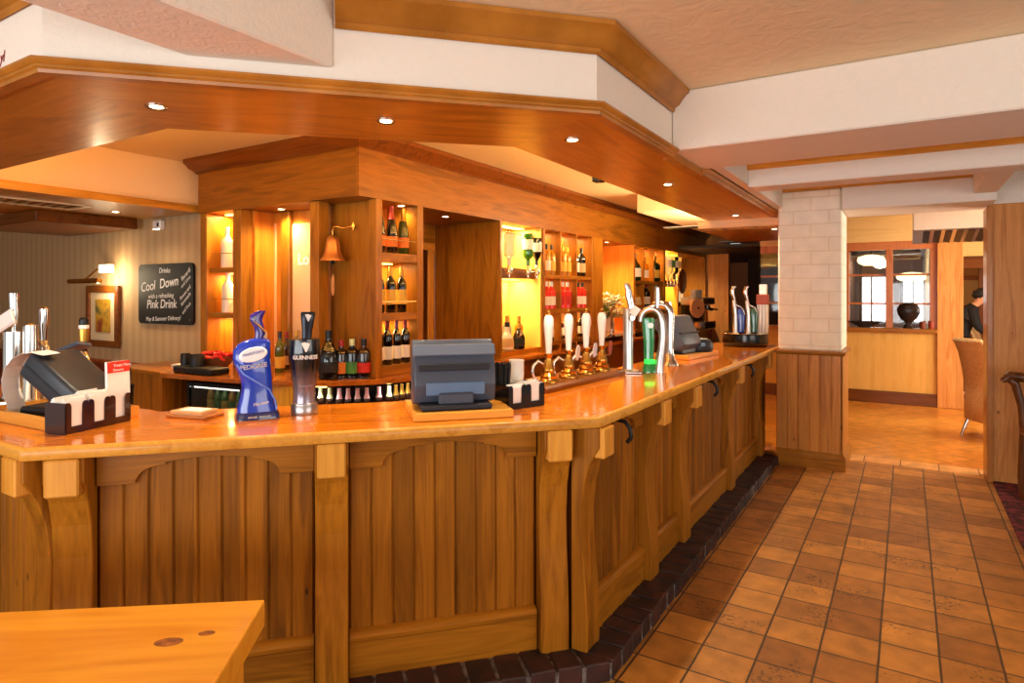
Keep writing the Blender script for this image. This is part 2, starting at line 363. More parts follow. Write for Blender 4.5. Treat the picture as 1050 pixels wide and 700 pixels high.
structure(MB().sweep([(-8.0, 1.0), (-2.535, 1.0), (-1.12, 2.48), (-1.12, 3.50)], PR_F).build('trim_1', PC['mw'], smooth=35))
structure(MB().sweep([(-1.12, 4.10), (-1.12, 6.78)], PR_F).build('trim_2', PC['mw'], smooth=35))
structure(MB().box(-1.17, -1.119, 3.5, 4.10, 2.36, 2.40).build('trim_9', PC['mw']))
def soff(name, poly, ax, rz):
    m = Matrix.Rotation(-rz, 4, 'Z')
    b = MB().prism([m @ Vector((x, y, 2.37)) for x, y in poly], (0, 0, 0.03)); o = b.build(name, W_soffit(ax), rz=rz); return structure(o)
inn = [(-5.5, 1.66), (-2.93, 1.66), (-1.75, 2.83), (-1.79, 6.82)]
soff('soffit', [(-7.4, 1.0), (-2.535, 1.0), (-2.93, 1.66), (-7.4, 1.66)], 'x', 0)
soff('soffit_angled', [(-2.535, 1.0), (-1.12, 2.48), (-1.75, 2.83), (-2.93, 1.66)], 'x', math.atan2(1.48, 1.415))
soff('soffit_right', [(-1.12, 2.48), (-1.12, 6.8), (-1.79, 6.82), (-1.75, 2.83)], 'x', PI / 2)
soff('soffit_left', [(-7.4, 1.66), (-5.5, 1.66), (-5.62, 3.56), (-7.4, 3.56)], 'x', PI / 2)
# inner bulkhead
structure(MB().sweep([(-1.79, 6.82), (-1.75, 2.83), (-2.93, 1.66), (-5.74, 1.66)], [(-0.14, 2.40), (-0.14, 2.83), (-0.17, 2.83), (-0.17, 2.40)]).build('bulkhead_inner', M_cream))
structure(MB().box(-5.80, -5.74, 1.66, 3.58, 2.42, 2.83).build('bulkhead_left', M_peach))
structure(MB().sweep([(-5.5, 1.66), (-5.62, 3.56)], [(-0.02, 2.355), (0.012, 2.355), (0.012, 2.40), (0.0, 2.42), (-0.24, 2.42), (-0.24, 2.40), (-0.02, 2.40)]).build('trim_3', W_soffit('y')))
structure(MB().box(-8.2, -6.72, 2.6, 3.5, 2.262, 2.368).build('beam_dark', W_dark('x'), bevel=0.006))
# dropped ceiling and end board at the far end of the bar
structure(MB().box(-2.81, -1.80, 7.42, 15, 2.6, 2.828).build('ceiling_dropped', M_peach))
structure(MB().box(-1.9, -1.06, 6.82, 6.9, 2.295, 2.37).build('lintel_bar_end', M_peach))
structure(MB().box(-1.9, -1.06, 6.9, 8.6, 2.275, 2.295).build('soffit_far', W_oak('y')))

# added warm fill strips, unseen behind the soffit edge, to brighten the inner ceiling
for i, (a, c, t_) in enumerate((((-2.93, 1.66), (-1.75, 2.83), 'angled'), ((-1.75, 2.83), (-1.79, 6.82), 'right'), ((-5.4, 1.66), (-2.93, 1.66), 'front'))):
    a, c = Vector(a), Vector(c); d = (c - a).normalized(); nn = Vector((-d.y, d.x)); m_ = (a + c) / 2 - nn * 0.08; L = (c - a).length - 0.3
    o = thing('fill_strip', 'added warm fill strip lying on the %s soffit run behind its edge' % t_, 'light', (m_.x, m_.y, 2.402), math.atan2(d.y, d.x), 'added hidden fill strips')
    MB().box(-L / 2, L / 2, -0.02, 0.02, 0, 0.02).build('channel', M_chrome, o)
    MB().box(-L / 2 + 0.01, L / 2 - 0.01, -0.015, 0.015, 0.0201, 0.024).build('diffuser', plain('fill_glow', (255, 190, 90), 0.5, emit=1.5, vary=0), o)
    l = bpy.data.lights.new('fill_lamp', 'AREA'); l.shape = 'RECTANGLE'; l.size = L; l.size_y = 0.03; l.energy = (19 if t_ == 'right' else 9) * L; l.color = (1.0, 0.66, 0.26)
    q = bpy.data.objects.new('fill_lamp', l); COL.objects.link(q); q.parent = o; q.location = (0, 0, 0.035); q.rotation_euler = (PI - 0.3, 0, 0)
o = thing('fill_strip', 'added warm fill strip lying on the far soffit beyond the bar end', 'light', (-1.84, 7.7, 2.296), PI / 2, 'added hidden fill strips')  # added unseen fill that lifts the underside of the dropped ceiling
MB().box(-0.7, 0.7, -0.02, 0.02, 0, 0.02).build('channel', M_chrome, o)
l = bpy.data.lights.new('fill_lamp', 'AREA'); l.shape = 'RECTANGLE'; l.size = 1.4; l.size_y = 0.03; l.energy = 60; l.color = (1.0, 0.72, 0.4)
q = bpy.data.objects.new('fill_lamp', l); COL.objects.link(q); q.parent = o; q.location = (0, 0.0, 0.03); q.rotation_euler = (PI - 0.9, 0, 0)
# ---- white beams
structure(MB().prism([(-2.22, -3.5, 2.463), (-2.22, 1.325, 2.463), (-1.862, 1.70, 2.463), (-1.862, -3.5, 2.463)], (0, 0, 0.265)).build('beam_left', M_beamw, bevel=0.008))
structure(MB().box(-1.118, 4.2, 3.49, 4.12, 2.40, 2.728).build('beam_right', M_beamw, bevel=0.008))
structure(MB().box(-1.0, 4.2, 4.9, 5.15, 2.385, 2.728).build('beam_passage', M_beamw, bevel=0.008))
structure(MB().sweep([(-1.0, 4.9), (4.2, 4.9)], [(0, 2.51), (0.02, 2.515), (0.03, 2.53), (0.03, 2.725), (0, 2.725)]).build('trim_4', W_block('x')))
structure(MB().box(-1.07, -1.0, 4.12, 6.5, 2.41, 2.728).build('bulkhead_passage', M_beamw))
structure(MB().box(-0.5, 0.62, 6.42, 7.1, 2.357, 2.728).build('lintel_passage', M_beamw, bevel=0.006))
structure(MB().sweep([(-0.5, 6.42), (0.62, 6.42)], [(0, 2.555), (0.02, 2.56), (0.03, 2.575), (0.03, 2.725), (0, 2.725)]).build('trim_5', W_block('x')))
structure(MB().box(0.46, 0.62, 5.15, 6.42, 2.42, 2.728).build('beam_cross', M_beamw, bevel=0.006))

# ---- brick pillar with wainscot
M_brick = tiles('painted_brick', 0.125, (248, 238, 218), (246, 234, 210), (238, 222, 192), wall=True, bw=0.30, offset=0.5, msize=0.007, rough=0.6, bump=0.35, vlo=0.94, vhi=1.04)
structure(MB().box(-1.04, -0.505, 6.45, 7.05, 1.075, 2.56).build('pillar', M_brick, bevel=0.012))
structure(MB().box(-1.06, -0.5, 6.44, 7.06, 2.555, 2.6).build('trim_6', W_block('x')))
def planking(x0, x1, z0, z1, n, depth=0.016, y=0.0):
    b = MB(); wd = (x1 - x0) / n
    for i in range(n):
        a, c = x0 + i * wd + 0.0025, x0 + (i + 1) * wd - 0.0025
        b.prism([(a, y + 0.005, z0), (a + 0.005, y, z0), (c - 0.005, y, z0), (c, y + 0.005, z0), (c, y + depth, z0), (a, y + depth, z0)], (0, 0, z1 - z0))
    b.box(x0, x1, y + depth * 0.55, y + depth, z0, z1)
    return b
M_wains = wood('wainscot_pine', (206, 138, 62), (160, 94, 34), 'z', plank=0.09, pvar=0.15, knots=0.085, rough=0.38, coat=0.2, knotcol=(84, 36, 12))
pw = thing('pillar_wainscot', 'pine plank wainscot wrapped round the foot of the cream brick pillar', 'wainscot', (-1.05, 6.42, 0))
planking(0, 0.56, 0.1, 1.04, 6, y=0.0).build('planking', M_wains, pw)
planking(0, 0.62, 0.1, 1.04, 6).build('planking', M_wains, pw, loc=(0.56, 0.0, 0), rz=PI / 2)
MB().box(0.0, 0.545, 0.012, 0.60, 0.05, 1.04).build('core', W_pine('z'), pw)
sk = [(0, 0), (0.024, 0), (0.024, 0.115), (0.018, 0.13), (0.008, 0.14), (0.004, 0.15), (0, 0.15)]
MB().sweep([(-0.0, 0), (0.56, 0), (0.56, 0.62)], sk).build('skirting', W_pine('x'), pw)
MB().sweep([(0.0, 0), (0.56, 0), (0.56, 0.62)], [(-0.56, 1.04), (0.0, 1.04), (0.008, 1.035), (0.018, 1.045), (0.022, 1.058), (0.022, 1.07), (0.016, 1.075), (-0.56, 1.075)]).build('cap', W_pine('x'), pw, bevel=0)
# wooden jamb panel on the right of the passage
M_knot = W_knotty()
structure(MB().box(0.60, 3.9, 6.74, 6.86, 0, 2.36).build('wall_right', M_knot, bevel=0.004))
structure(MB().box(0.575, 0.62, 6.70, 7.0, 0, 2.34).build('door_1', wood('jamb_pine', (206, 142, 76), (166, 98, 42), 'z', knots=0.06), bevel=0.006))
structure(MB().box(0.60, 4.2, 6.72, 6.9, 2.36, 2.74).build('wall_right_upper', M_white))
# crossing wall to the left of the pillar beyond the bar end is open; far dark room
M_darkwall = plaster('dark_brown_wall', (74, 44, 26), 0.1)
structure(MB().box(-3.1, -0.8, 15.2, 15.3, 0, 2.9).build('wall_far_bar', M_darkwall))
structure(MB().box(-0.95, -0.85, 7.06, 15.2, 0, 2.73).build('wall_partition', M_darkwall))

# ---- left far wall with wallpaper and dado
def wallpaper():
    m, nt, b = base_mat('striped_wallpaper'); L = nt.links
    tc = nd(nt, 'ShaderNodeTexCoord'); wv = nd(nt, 'ShaderNodeTexWave'); wv.bands_direction = 'X'; wv.inputs['Scale'].default_value = 2.2; wv.inputs['Distortion'].default_value = 0.1
    L.new(tc.outputs['Object'], wv.inputs['Vector'])
    rp = nd(nt, 'ShaderNodeValToRGB'); rp.color_ramp.elements[0].color = lin((190, 154, 108)); rp.color_ramp.elements[1].color = lin((198, 163, 117)); rp.color_ramp.elements[0].position = 0.3; rp.color_ramp.elements[1].position = 0.7
    L.new(wv.outputs['Fac'], rp.inputs['Fac']); L.new(rp.outputs['Color'], b.inputs['Base Color']); b.inputs['Roughness'].default_value = 0.75
    return m
M_wp = wallpaper()
structure(MB().box(-14, -5.45, 3.6, 3.7, 0.0, 2.83).build('wall_left', M_wp))
M_dado = plain('dado_red_brown', (112, 34, 14), 0.45)
structure(MB().box(-14, -5.6, 3.575, 3.6, 0.0, 0.83).build('trim_7', M_dado))
structure(MB().sweep([(-14, 3.6), (-5.6, 3.6)], [(0, 0.815), (0.03, 0.82), (0.045, 0.84), (0.045, 0.855), (0.03, 0.868), (0, 0.87)]).build('trim_8', plain('dado_rail_brown', (132, 58, 22), 0.35)))
structure(MB().box(-14, -13.9, -4, 3.6, 0, 2.83).build('wall_end', M_wp))

# ================================================================== the bar counter
LCo, Co = Vector((-2.52, 0.93)), Vector((-1.09, 2.46))
RZ = math.atan2(Co.y - LCo.y, Co.x - LCo.x); FL = (Co - LCo).length
bar = thing('bar_counter', 'long angled pine bar counter with glossy orange top and planked front', 'bar counter', (-1.6, 2.4, 0))
def edge_prof():
    return [(-0.02, 1.035), (-0.004, 1.037), (0.0, 1.045), (0.0, 1.068), (-0.005, 1.077), (-0.012, 1.08), (-0.02, 1.08)]
outer = [(-4.4, 0.93), (-2.52, 0.93), (-1.09, 2.46), (-1.07, 6.425), (-1.07, 6.9)]
inner = [(-1.72, 6.9), (-1.72, 2.70), (-2.80, 1.55), (-4.4, 1.55)]
def top_piece(poly, rz, nm='counter_top'):
    m = Matrix.Rotation(-rz, 4, 'Z'); c = Vector((sum(p[0] for p in poly) / len(poly), sum(p[1] for p in poly) / len(poly), 0))
    b = MB().prism([m @ (Vector((x, y, 1.036)) - c) for x, y in poly], (0, 0, 0.044))
    o = b.build(nm, W_top('x'), None, rz=rz, loc=tuple(c)); o.parent = bar; o.location = tuple(c - Vector((-1.6, 2.4, 0))); return o
def inset(path, d):
    pts = [Vector(p) for p in path]; out = []
    for i, p in enumerate(pts):
        ns = []
        for j in (i - 1, i):
            if 0 <= j < len(pts) - 1:
                q = (pts[j + 1] - pts[j]).normalized(); ns.append(Vector((q.y, -q.x)))
        if len(ns) == 1: mvec = ns[0]
        else:
            mm = (ns[0] + ns[1]).normalized(); mvec = mm / mm.dot(ns[0])
        out.append((p.x - mvec.x * d, p.y - mvec.y * d))
    return out
oi_ = inset(outer, 0.0195)
top_piece([oi_[0], oi_[1], (-2.80, 1.55), (-4.4, 1.55)], 0)
top_piece([oi_[1], oi_[2], (-1.72, 2.70), (-2.80, 1.55)], RZ)
top_piece([oi_[2], oi_[3], oi_[4], (-1.72, 6.9), (-1.72, 2.70)], PI / 2)
MB().sweep(outer, edge_prof()).build('top_edging', W_block('x'), bar, world=True, smooth=40)
BAYZ0 = 0.075
def bfr(origin, rz):
    """a frame on the bar front: local x along the edge, -y outwards"""
    return origin, rz
def bpart(b, nm, mat, org, rz, bevel=0, smooth=None, parent=None):
    o = b.build(nm, mat, None, rz=rz, bevel=bevel, smooth=smooth)
    o.parent = bar; o.location = (org[0] + 1.6, org[1] - 2.4, 0); WM[o] = Matrix.Translation((org[0], org[1], 0)) @ Matrix.Rotation(rz, 4, 'Z')
    return o
def bracket(org, rz, s, wd=0.125, blk=True):
    """bracket post: curved fin carrying the counter with a pale end block"""
    P = [(0.13, BAYZ0), (0.055, BAYZ0), (0.053, 0.2), (0.062, 0.36), (0.078, 0.52), (0.082, 0.66), (0.07, 0.78), (0.045, 0.87), (0.02, 0.92), (0.0, 0.95), (0.0, 1.034), (0.13, 1.034)]
    b = MB().prism([(s - wd / 2, y + 0.02, z) for y, z in P], (wd, 0, 0))
    o = bpart(b, 'bracket_post', W_pine('z'), org, rz, bevel=0.004)
    if blk:
        b = MB().box(s - wd * 0.42, s + wd * 0.42, -0.0, 0.06, 0.905, 1.034)
        q = b.build('end_block', W_block('z'), o, bevel=0.006); q['label'] = 'pale square end block of the bracket'
    return o
def scallop(x0, x1):
    L = x1 - x0; e = min(0.13, L * 0.17); c = min(0.10, L * 0.14)
    P = [(x0, 1.034), (x0, 0.905), (x0 + e, 0.905), (x0 + e, 0.918)]
    for k in range(1, 8):
        a = k / 8 * PI / 2
        P.append((x0 + e + c * (1 - math.cos(a)) * 0.9 + 0.004, 0.918 + 0.05 * math.sin(a)))
    P += [(x0 + e + c, 0.97), (x0 + e + c, 0.978), ((x0 + x1) / 2, 0.992), (x1 - e - c, 0.978), (x1 - e - c, 0.97)]
    for k in range(7, 0, -1):
        a = k / 8 * PI / 2
        P.append((x1 - e - c * (1 - math.cos(a)) * 0.9 - 0.004, 0.918 + 0.05 * math.sin(a)))
    P += [(x1 - e, 0.918), (x1 - e, 0.905), (x1, 0.905), (x1, 1.034)]
    return MB().prism([(x, 0.118, z) for x, z in P], (0, 0.02, 0))
def bay(org, rz, x0, x1, n):
    bpart(planking(x0, x1, BAYZ0, 1.03, n, y=0.14), 'planked_panel', W_plank(), org, rz)
    bpart(scallop(x0, x1), 'scalloped_rail', W_pine('x'), org, rz, bevel=0.002)
    b = MB().prism([(x0, 0.145, BAYZ0), (x0, 0.112, BAYZ0), (x0, 0.112, 0.215), (x0, 0.106, 0.222), (x0, 0.104, 0.238), (x0, 0.112, 0.25), (x0, 0.128, 0.258), (x0, 0.145, 0.26)], (x1 - x0, 0, 0))
    bpart(b, 'skirting_board', W_pine('x'), org, rz, smooth=30)
# angled front facing the lounge
bracket(LCo, RZ, 0.118)
bay(LCo, RZ, 0.185, 0.935, 9)
bracket(LCo, RZ, 1.003)
bay(LCo, RZ, 1.07, 1.845, 9)
bracket(LCo, RZ, 1.915)
# right-hand run
RO = Vector((-1.075, 2.46)); R90 = PI / 2
for s_ in (0.05, 0.84, 1.44, 2.66, 3.86): bracket(RO, R90, s_, 0.13)
for a_, b_, n_ in ((0.12, 0.77, 8), (0.91, 1.37, 6), (1.51, 2.59, 12), (2.73, 3.79, 12)): bay(RO, R90, a_, b_, n_)
# left-hand run (mostly out of the picture)
LO = Vector((-4.4, 0.93))
for s_ in (1.78, 0.85): bracket(LO, 0, s_)
for a_, b_, n_ in ((0.92, 1.71, 9), (0.0, 0.78, 9)): bay(LO, 0, a_, b_, n_)
# carcass behind the planking
MB().prism([(-4.4, 1.09, 0.02), (-2.60, 1.09, 0.02), (-1.235, 2.55, 0.02), (-1.235, 6.9, 0.02), (-1.30, 6.9, 0.02), (-1.30, 2.58, 0.02), (-2.63, 1.16, 0.02), (-4.4, 1.16, 0.02)], (0, 0, 1.01)).build('carcass', W_dark('z'), bar, world=True)
# bag hooks
for i, (hx, hy, lb) in enumerate([(-1.20, 2.80, 'black bag hook under the counter near the angled corner'), (-1.20, 4.38, 'black bag hook under the middle of the counter run'), (-1.20, 5.58, 'black bag hook under the counter nearest the pillar')]):
    h = MB().tube([(0, 0, 0), (0.035, 0, 0.006), (0.075, 0, 0), (0.1, 0, -0.03), (0.105, 0, -0.07), (0.085, 0, -0.095)], 0.010, 8)
    h.cbox((-0.005, 0, -0.02), (0.012, 0.05, 0.09))
    o = h.build('bag_hook', M_black, smooth=50, loc=(hx + 0.005, hy, 1.0)); tag(o, lb, 'hook', 'bag hooks under the counter')

# ---- brick footrest (plinth) round the bar
M_bricks = noise_mat('engineering_brick', (18, 10, 9), (70, 32, 22), 9, 0.6, 1.0, lo=0.32, hi=0.75, detail=9)
M_mortar = noise_mat('grey_mortar', (48, 42, 40), (130, 118, 112), 24, 0.95, 0.8)
fr = thing('brick_footrest', 'low dark brick step running along the foot of the bar', 'footrest', (-1.3, 2.4, 0))
PO = [(-4.4, 0.875), (-2.497, 0.875), (-1.035, 2.44), (-1.03, 6.40)]
MB().sweep(PO, [(-0.004, 0), (-0.004, 0.070), (-0.24, 0.076), (-0.24, 0)]).build('mortar_bed', M_mortar, fr, world=True)
b = MB(); rr = random.Random(3)
for i in range(3):
    a, c = Vector(PO[i]), Vector(PO[i + 1]); L = (c - a).length; d = (c - a) / L; nn = Vector((d.y, -d.x)); n = max(1, int(L / 0.118))
    ln = L / n; an = math.atan2(d.y, d.x)
    for k in range(n):
        sc = (k + 0.5) * ln; p = a + d * sc - nn * (0.085 + rr.uniform(-0.004, 0.004))
        if i == 1 and (k == 0 or k == n - 1): pass
        b.cbox((p.x, p.y, 0.040 + rr.uniform(-0.002, 0.003)), (ln - 0.011 - rr.uniform(0, 0.006), 0.172 + rr.uniform(-0.008, 0.006), 0.082), Matrix.Rotation(an + rr.uniform(-0.03, 0.03), 3, 'Z') @ Matrix.Rotation(rr.uniform(-0.03, 0.03), 3, 'X'))
b.build('bricks', M_bricks, fr, world=True, bevel=0.007, segs=2)

# ---- pine table in the foreground
tb = thing('pine_table', 'chunky square pine table cut off in the foreground before the bar', 'table', (-1.517, 1.135, 0), rz=math.atan2(0.61, 0.79))
# local x runs towards the back-left edge's right end; the top lies at x<0, y<0
MB().box(-1.3, 0.0, -0.85, 0.0, 0.675, 0.75).build('table_top', W_table('x'), tb, bevel=0.006, segs=2)
for lx, ly in ((-0.085, -0.10), (-1.215, -0.10), (-0.085, -0.75), (-1.215, -0.75)):
    MB().box(lx - 0.045, lx + 0.045, ly - 0.045, ly + 0.045, 0, 0.675).build('leg', W_table('z'), tb, bevel=0.004)
b = MB(); b.box(-1.17, -0.13, -0.12, -0.08, 0.58, 0.675); b.box(-1.17, -0.13, -0.77, -0.73, 0.58, 0.675)
b.box(-0.105, -0.065, -0.705, -0.145, 0.58, 0.675); b.box(-1.235, -1.195, -0.705, -0.145, 0.58, 0.675); b.build('apron', W_table('x'), tb)

# two dark knots in the table top
for kx, ky, kr in ((173, 658, 0.020), (212, 649, 0.012)):
    x, y = g(kx, ky, 0.75); m = WM[tb].inverted() @ Vector((x, y, 0.75))
    b = MB(); b.lathe([(0.0005, 0.0), (1, -0.0), (1, 0.0004), (0.0005, 0.0004)], seg=24)
    for v in b.bm.verts: v.co = Vector((v.co.x * kr * 1.7, v.co.y * kr, v.co.z))
    b.build('knot', noise_mat('table_knot', (96, 40, 8), (176, 96, 22), 40, 0.35, 0.0), tb, loc=(m.x, m.y, 0.75))
# ================================================================== downlights (each with its own lamp)
def downlight(x, y, z, label, power=DOWN_P, col=DOWN_C, spot=140, group='recessed ceiling spotlights', blend=0.9, aim=None):
    o = thing('downlight', label, 'light', (x, y, z), 0, group)
    MB().lathe([(0.026, -0.001), (0.040, -0.004), (0.043, -0.001), (0.043, 0.004), (0.026, 0.004)], seg=20, cap=False).build('bezel', M_chrome, o, smooth=40)
    MB().lathe([(0.0005, -0.0015), (0.026, -0.0015), (0.026, 0.002), (0.0005, 0.002)], seg=16).build('bulb', M_lamp, o)
    l = bpy.data.lights.new('downlight_lamp', 'SPOT'); l.energy = power; l.color = col; l.spot_size = math.radians(spot); l.spot_blend = blend; l.shadow_soft_size = 0.03
    q = bpy.data.objects.new('downlight_lamp', l); COL.objects.link(q); q.parent = o; q.location = (0, 0, -0.012)
    return o
ZS = 2.368
downlight(-2.62, 1.44, ZS, 'recessed spotlight in the oak soffit above the red and white menu card', power=36)
downlight(-1.97, 2.10, ZS, 'recessed spotlight in the oak soffit above the till facing the bar corner', power=42)
downlight(-1.42, 2.85, ZS, 'recessed spotlight at the angle of the oak soffit', power=48)
downlight(-1.43, 4.37, ZS, 'recessed spotlight in the right soffit run beside the white beam', power=48)
downlight(-1.43, 6.45, ZS, 'recessed spotlight in the soffit nearest the brick pillar', power=42)
downlight(-6.3, 3.08, ZS, 'recessed spotlight in the left soffit in front of the wallpaper', power=22)
downlight(-1.17, 7.05, 2.2745, 'small recessed spotlight beyond the bar end by the pillar edge', power=10)
downlight(0.15, 8.1, 2.729, 'added fill spotlight in the dining room ceiling beyond the passage', power=70)  # added lamp, brightens the woven chair and the dining floor
def xat(px, y):
    q_ = (px - CXP) / F_PX; return y * (-math.sin(YAW) + q_ * math.cos(YAW)) / (math.cos(YAW) + q_ * math.sin(YAW))
def point_lamp(par, loc, power, col, r=0.03):
    l = bpy.data.lights.new('lamp', 'POINT'); l.energy = power; l.color = col; l.shadow_soft_size = r
    q = bpy.data.objects.new('lamp', l); COL.objects.link(q); q.parent = par; q.location = loc; return q

# ================================================================== the back bar
XB = -3.48; ZB = 2.335; ZW = 0.95
bb = thing('back_bar', 'tall oak back bar of lit shelf bays under a deep header', 'back bar', (-3.9, 3.9, 0))
def BP(b, nm, mat, bevel=0, smooth=None): return b.build(nm, mat, bb, world=True, bevel=bevel, smooth=smooth)
def BX(nm, mat, x0, x1, y0, y1, z0, z1, bevel=0.003): return BP(MB().box(x0, x1, y0, y1, z0, z1), nm, mat, bevel)
Ox, Oy, Oz = W_oak('x'), W_oak('y'), W_oak('z')
PW_glow = wood('bay_lining', (222, 140, 50), (186, 98, 26), 'z', rough=0.4, coat=0.2, across=8)
M_yellow = plain('yellow_bay_lining', (236, 190, 92), 0.5)
# header and crown
BP(MB().box(-5.53, XB - 0.03, 3.42, 3.45, ZB, 2.75), 'header_board', W_header('x'))
BP(MB().prism([(XB, 3.42, ZB), (XB, 13.15, ZB), (XB - 0.03, 13.15, ZB), (XB - 0.03, 3.42, ZB)], (0, 0, 0.415)), 'header_board', W_header('y'))
BP(MB().sweep([(-5.53, 3.62), (-5.53, 3.42), (XB, 3.42), (XB, 13.15)], [(0, 2.70), (0.014, 2.695), (0.02, 2.71), (0.035, 2.725), (0.06, 2.745), (0.075, 2.775), (0.09, 2.79), (0.09, 2.828), (0, 2.828)]), 'crown_moulding', W_dark('x'), smooth=35)
BX('header_soffit', Ox, -5.53, XB - 0.03, 3.45, 4.25, ZB + 0.001, ZB + 0.025, 0)
BX('header_soffit', Oy, XB - 1.1, XB - 0.03, 4.25, 13.15, ZB + 0.001, ZB + 0.025, 0)
# ---- X face (towards the camera)
BX('post', Oz, -5.53, -5.43, 3.44, 3.70, ZW, ZB)
BX('post', Oz, -5.04, -4.93, 3.44, 3.70, ZW, ZB)
BX('post', Oz, -4.055, -3.955, 3.45, 3.56, ZW, ZB)
BX('back_panel', PW_glow, -5.43, -5.04, 3.70, 3.72, ZW, ZB, 0)
for z in (1.79, 1.38): BX('shelf', Ox, -5.43, -5.04, 3.47, 3.70, z, z + 0.045)
BX('back_panel', PW_glow, -4.93, -4.06, 3.78, 3.80, ZW, ZB, 0)
BX('side_panel', PW_glow, -4.94, -4.90, 3.56, 3.78, ZW, ZB, 0)
BX('mirror', M_mirror, xat(266, 3.76), xat(282, 3.76), 3.762, 3.778, 1.0, 2.24, 0)
BX('mirror_frame', Oz, xat(287, 3.72), xat(296, 3.72), 3.72, 3.78, ZW, ZB, 0.01)
BX('mirror', M_mirror, xat(297, 3.76), -4.105, 3.762, 3.778, 1.0, 2.22, 0)
mir = [o for o in bb.children if o.name.startswith('mirror') and not o.name.startswith('mirror_f')][1]
lettering('lettering', 'Lo', 0.14, M_chalk, mir, loc=(xat(311, 3.76) + 3.9, 3.760 - 3.9, 1.90), bold=0.004, align='CENTER')
BX('bell_panel', Oz, -4.04, XB - 0.08, 3.655, 3.69, ZW, ZB, 0)
BX('mirror_strip', M_mirror, -4.075, -4.04, 3.664, 3.684, ZW, ZB, 0)
BX('side_panel', Oz, -4.10, -4.075, 3.56, 3.80, ZW, ZB, 0)
# ---- R face bays
BX('post', Oz, XB - 0.08, XB, 3.60, 3.67, ZW, ZB)
BX('post', Oz, XB - 0.36, XB, 4.09, 4.165, ZW, ZB)
BX('back_panel', PW_glow, XB - 0.36, XB - 0.34, 3.67, 4.09, ZW, ZB, 0)
BX('side_panel', Oz, XB - 0.36, XB - 0.08, 3.691, 3.70, ZW, ZB, 0)
for z, h in ((1.855, 0.07), (1.385, 0.06), (0.95, 0.075)): BX('shelf', Oy, XB - 0.34, XB - 0.004, 3.672, 4.09, z, z + h)
for z in (1.93 + 0.10, 1.445 + 0.09): BP(MB().tube([(XB - 0.012, 3.672, z), (XB - 0.012, 4.09, z)], 0.004, 6), 'bottle_rail', M_chrome)
# alcove with the kitchen doorway behind
XA = -4.32
BX('side_panel', Oz, XA, XB, 5.36, 5.40, ZW, ZB, 0.002)
BX('back_panel', Oy, XA - 0.02, XA, 4.0, 5.36, 2.12, ZB, 0)
BX('back_panel', Oz, XA - 0.02, XA, 5.30, 5.36, 0.0, 2.12, 0)
M_redtile = tiles('red_wall_tiles', 0.15, (132, 34, 16), (112, 28, 14), (176, 120, 90), wall=True, bw=0.15, rough=0.2, msize=0.004, bump=0.2)
BX('kitchen_wall', M_redtile, -6.0, -4.9, 5.62, 5.66, 0, 1.75, 0)
BX('kitchen_wall', plain('kitchen_cream', (196, 150, 96), 0.6), -6.0, -4.9, 5.62, 5.66, 1.75, 2.6, 0)
BX('door_jamb', Oz, XA - 0.5, XA - 0.03, 5.31, 5.36, 0, 2.1, 0.003)
BP(MB().sweep([(0, 0), (1, 0)], [(0, 0), (0.02, 0), (0.03, 0.02), (0.03, 0.07), (0, 0.09)]) if False else MB().box(XA, XA + 0.03, 4.22, 5.33, 2.06, 2.14), 'architrave', W_block('y'), 0.008)
BX('architrave', W_block('z'), XA, XA + 0.03, 5.22, 5.31, ZW, 2.06, 0.008)
# gantry bay
BX('side_panel', M_yellow, XB - 0.42, XB - 0.02, 6.22, 6.25, 1.0, ZB, 0)
BX('back_panel', M_yellow, XB - 0.44, XB - 0.42, 5.40, 6.25, 1.0, ZB, 0)
BX('post', Oz, XB - 0.42, XB, 6.25, 6.30, ZW, ZB)
BX('optic_board', W_dark('y'), XB - 0.12, XB - 0.09, 5.40, 6.22, 1.765, 1.875)
BX('shelf', PW_glow, XB - 0.42, XB - 0.25, 5.40, 5.80, 1.42, 1.50)
BX('plinth_board', Oy, XB - 0.42, XB - 0.05, 5.40, 6.25, ZW, 1.0)
# shelf block, three by three
BX('back_panel', PW_glow, XB - 0.42, XB - 0.40, 6.30, 7.56, ZW, ZB, 0)
for y in (6.70, 7.13): BX('divider', Oz, XB - 0.40, XB - 0.01, y - 0.012, y + 0.012, ZW, ZB, 0.002)
for z in (1.775, 1.375, 1.0): BX('shelf', Oy, XB - 0.40, XB - 0.012, 6.30, 7.56, z, z + 0.045)
BX('post', Oz, XB - 0.40, XB, 7.56, 7.90, ZW, ZB)
# flower niche
BX('back_panel', PW_glow, XB - 0.72, XB - 0.70, 7.90, 9.05, ZW, ZB, 0)
BX('side_panel', PW_glow, XB - 0.70, XB, 9.03, 9.10, ZW, ZB, 0.003)
BX('side_panel', PW_glow, XB - 0.70, XB - 0.40, 7.88, 7.90, ZW, ZB, 0)
BX('counter_shelf', M_whiteg, XB - 0.7, XB + 0.02, 7.90, 9.03, 1.0, 1.03)
# second shelf block
BX('back_panel', PW_glow, XB - 0.42, XB - 0.40, 9.10, 10.44, ZW, ZB, 0)
for y in (9.51, 9.96): BX('divider', Oz, XB - 0.40, XB - 0.01, y - 0.012, y + 0.012, ZW, ZB, 0.002)
for z in (1.75, 1.33, 1.0): BX('shelf', Oy, XB - 0.40, XB - 0.012, 9.10, 10.44, z, z + 0.05)
BX('post', Oz, XB - 0.40, XB, 10.44, 10.52, ZW, ZB)
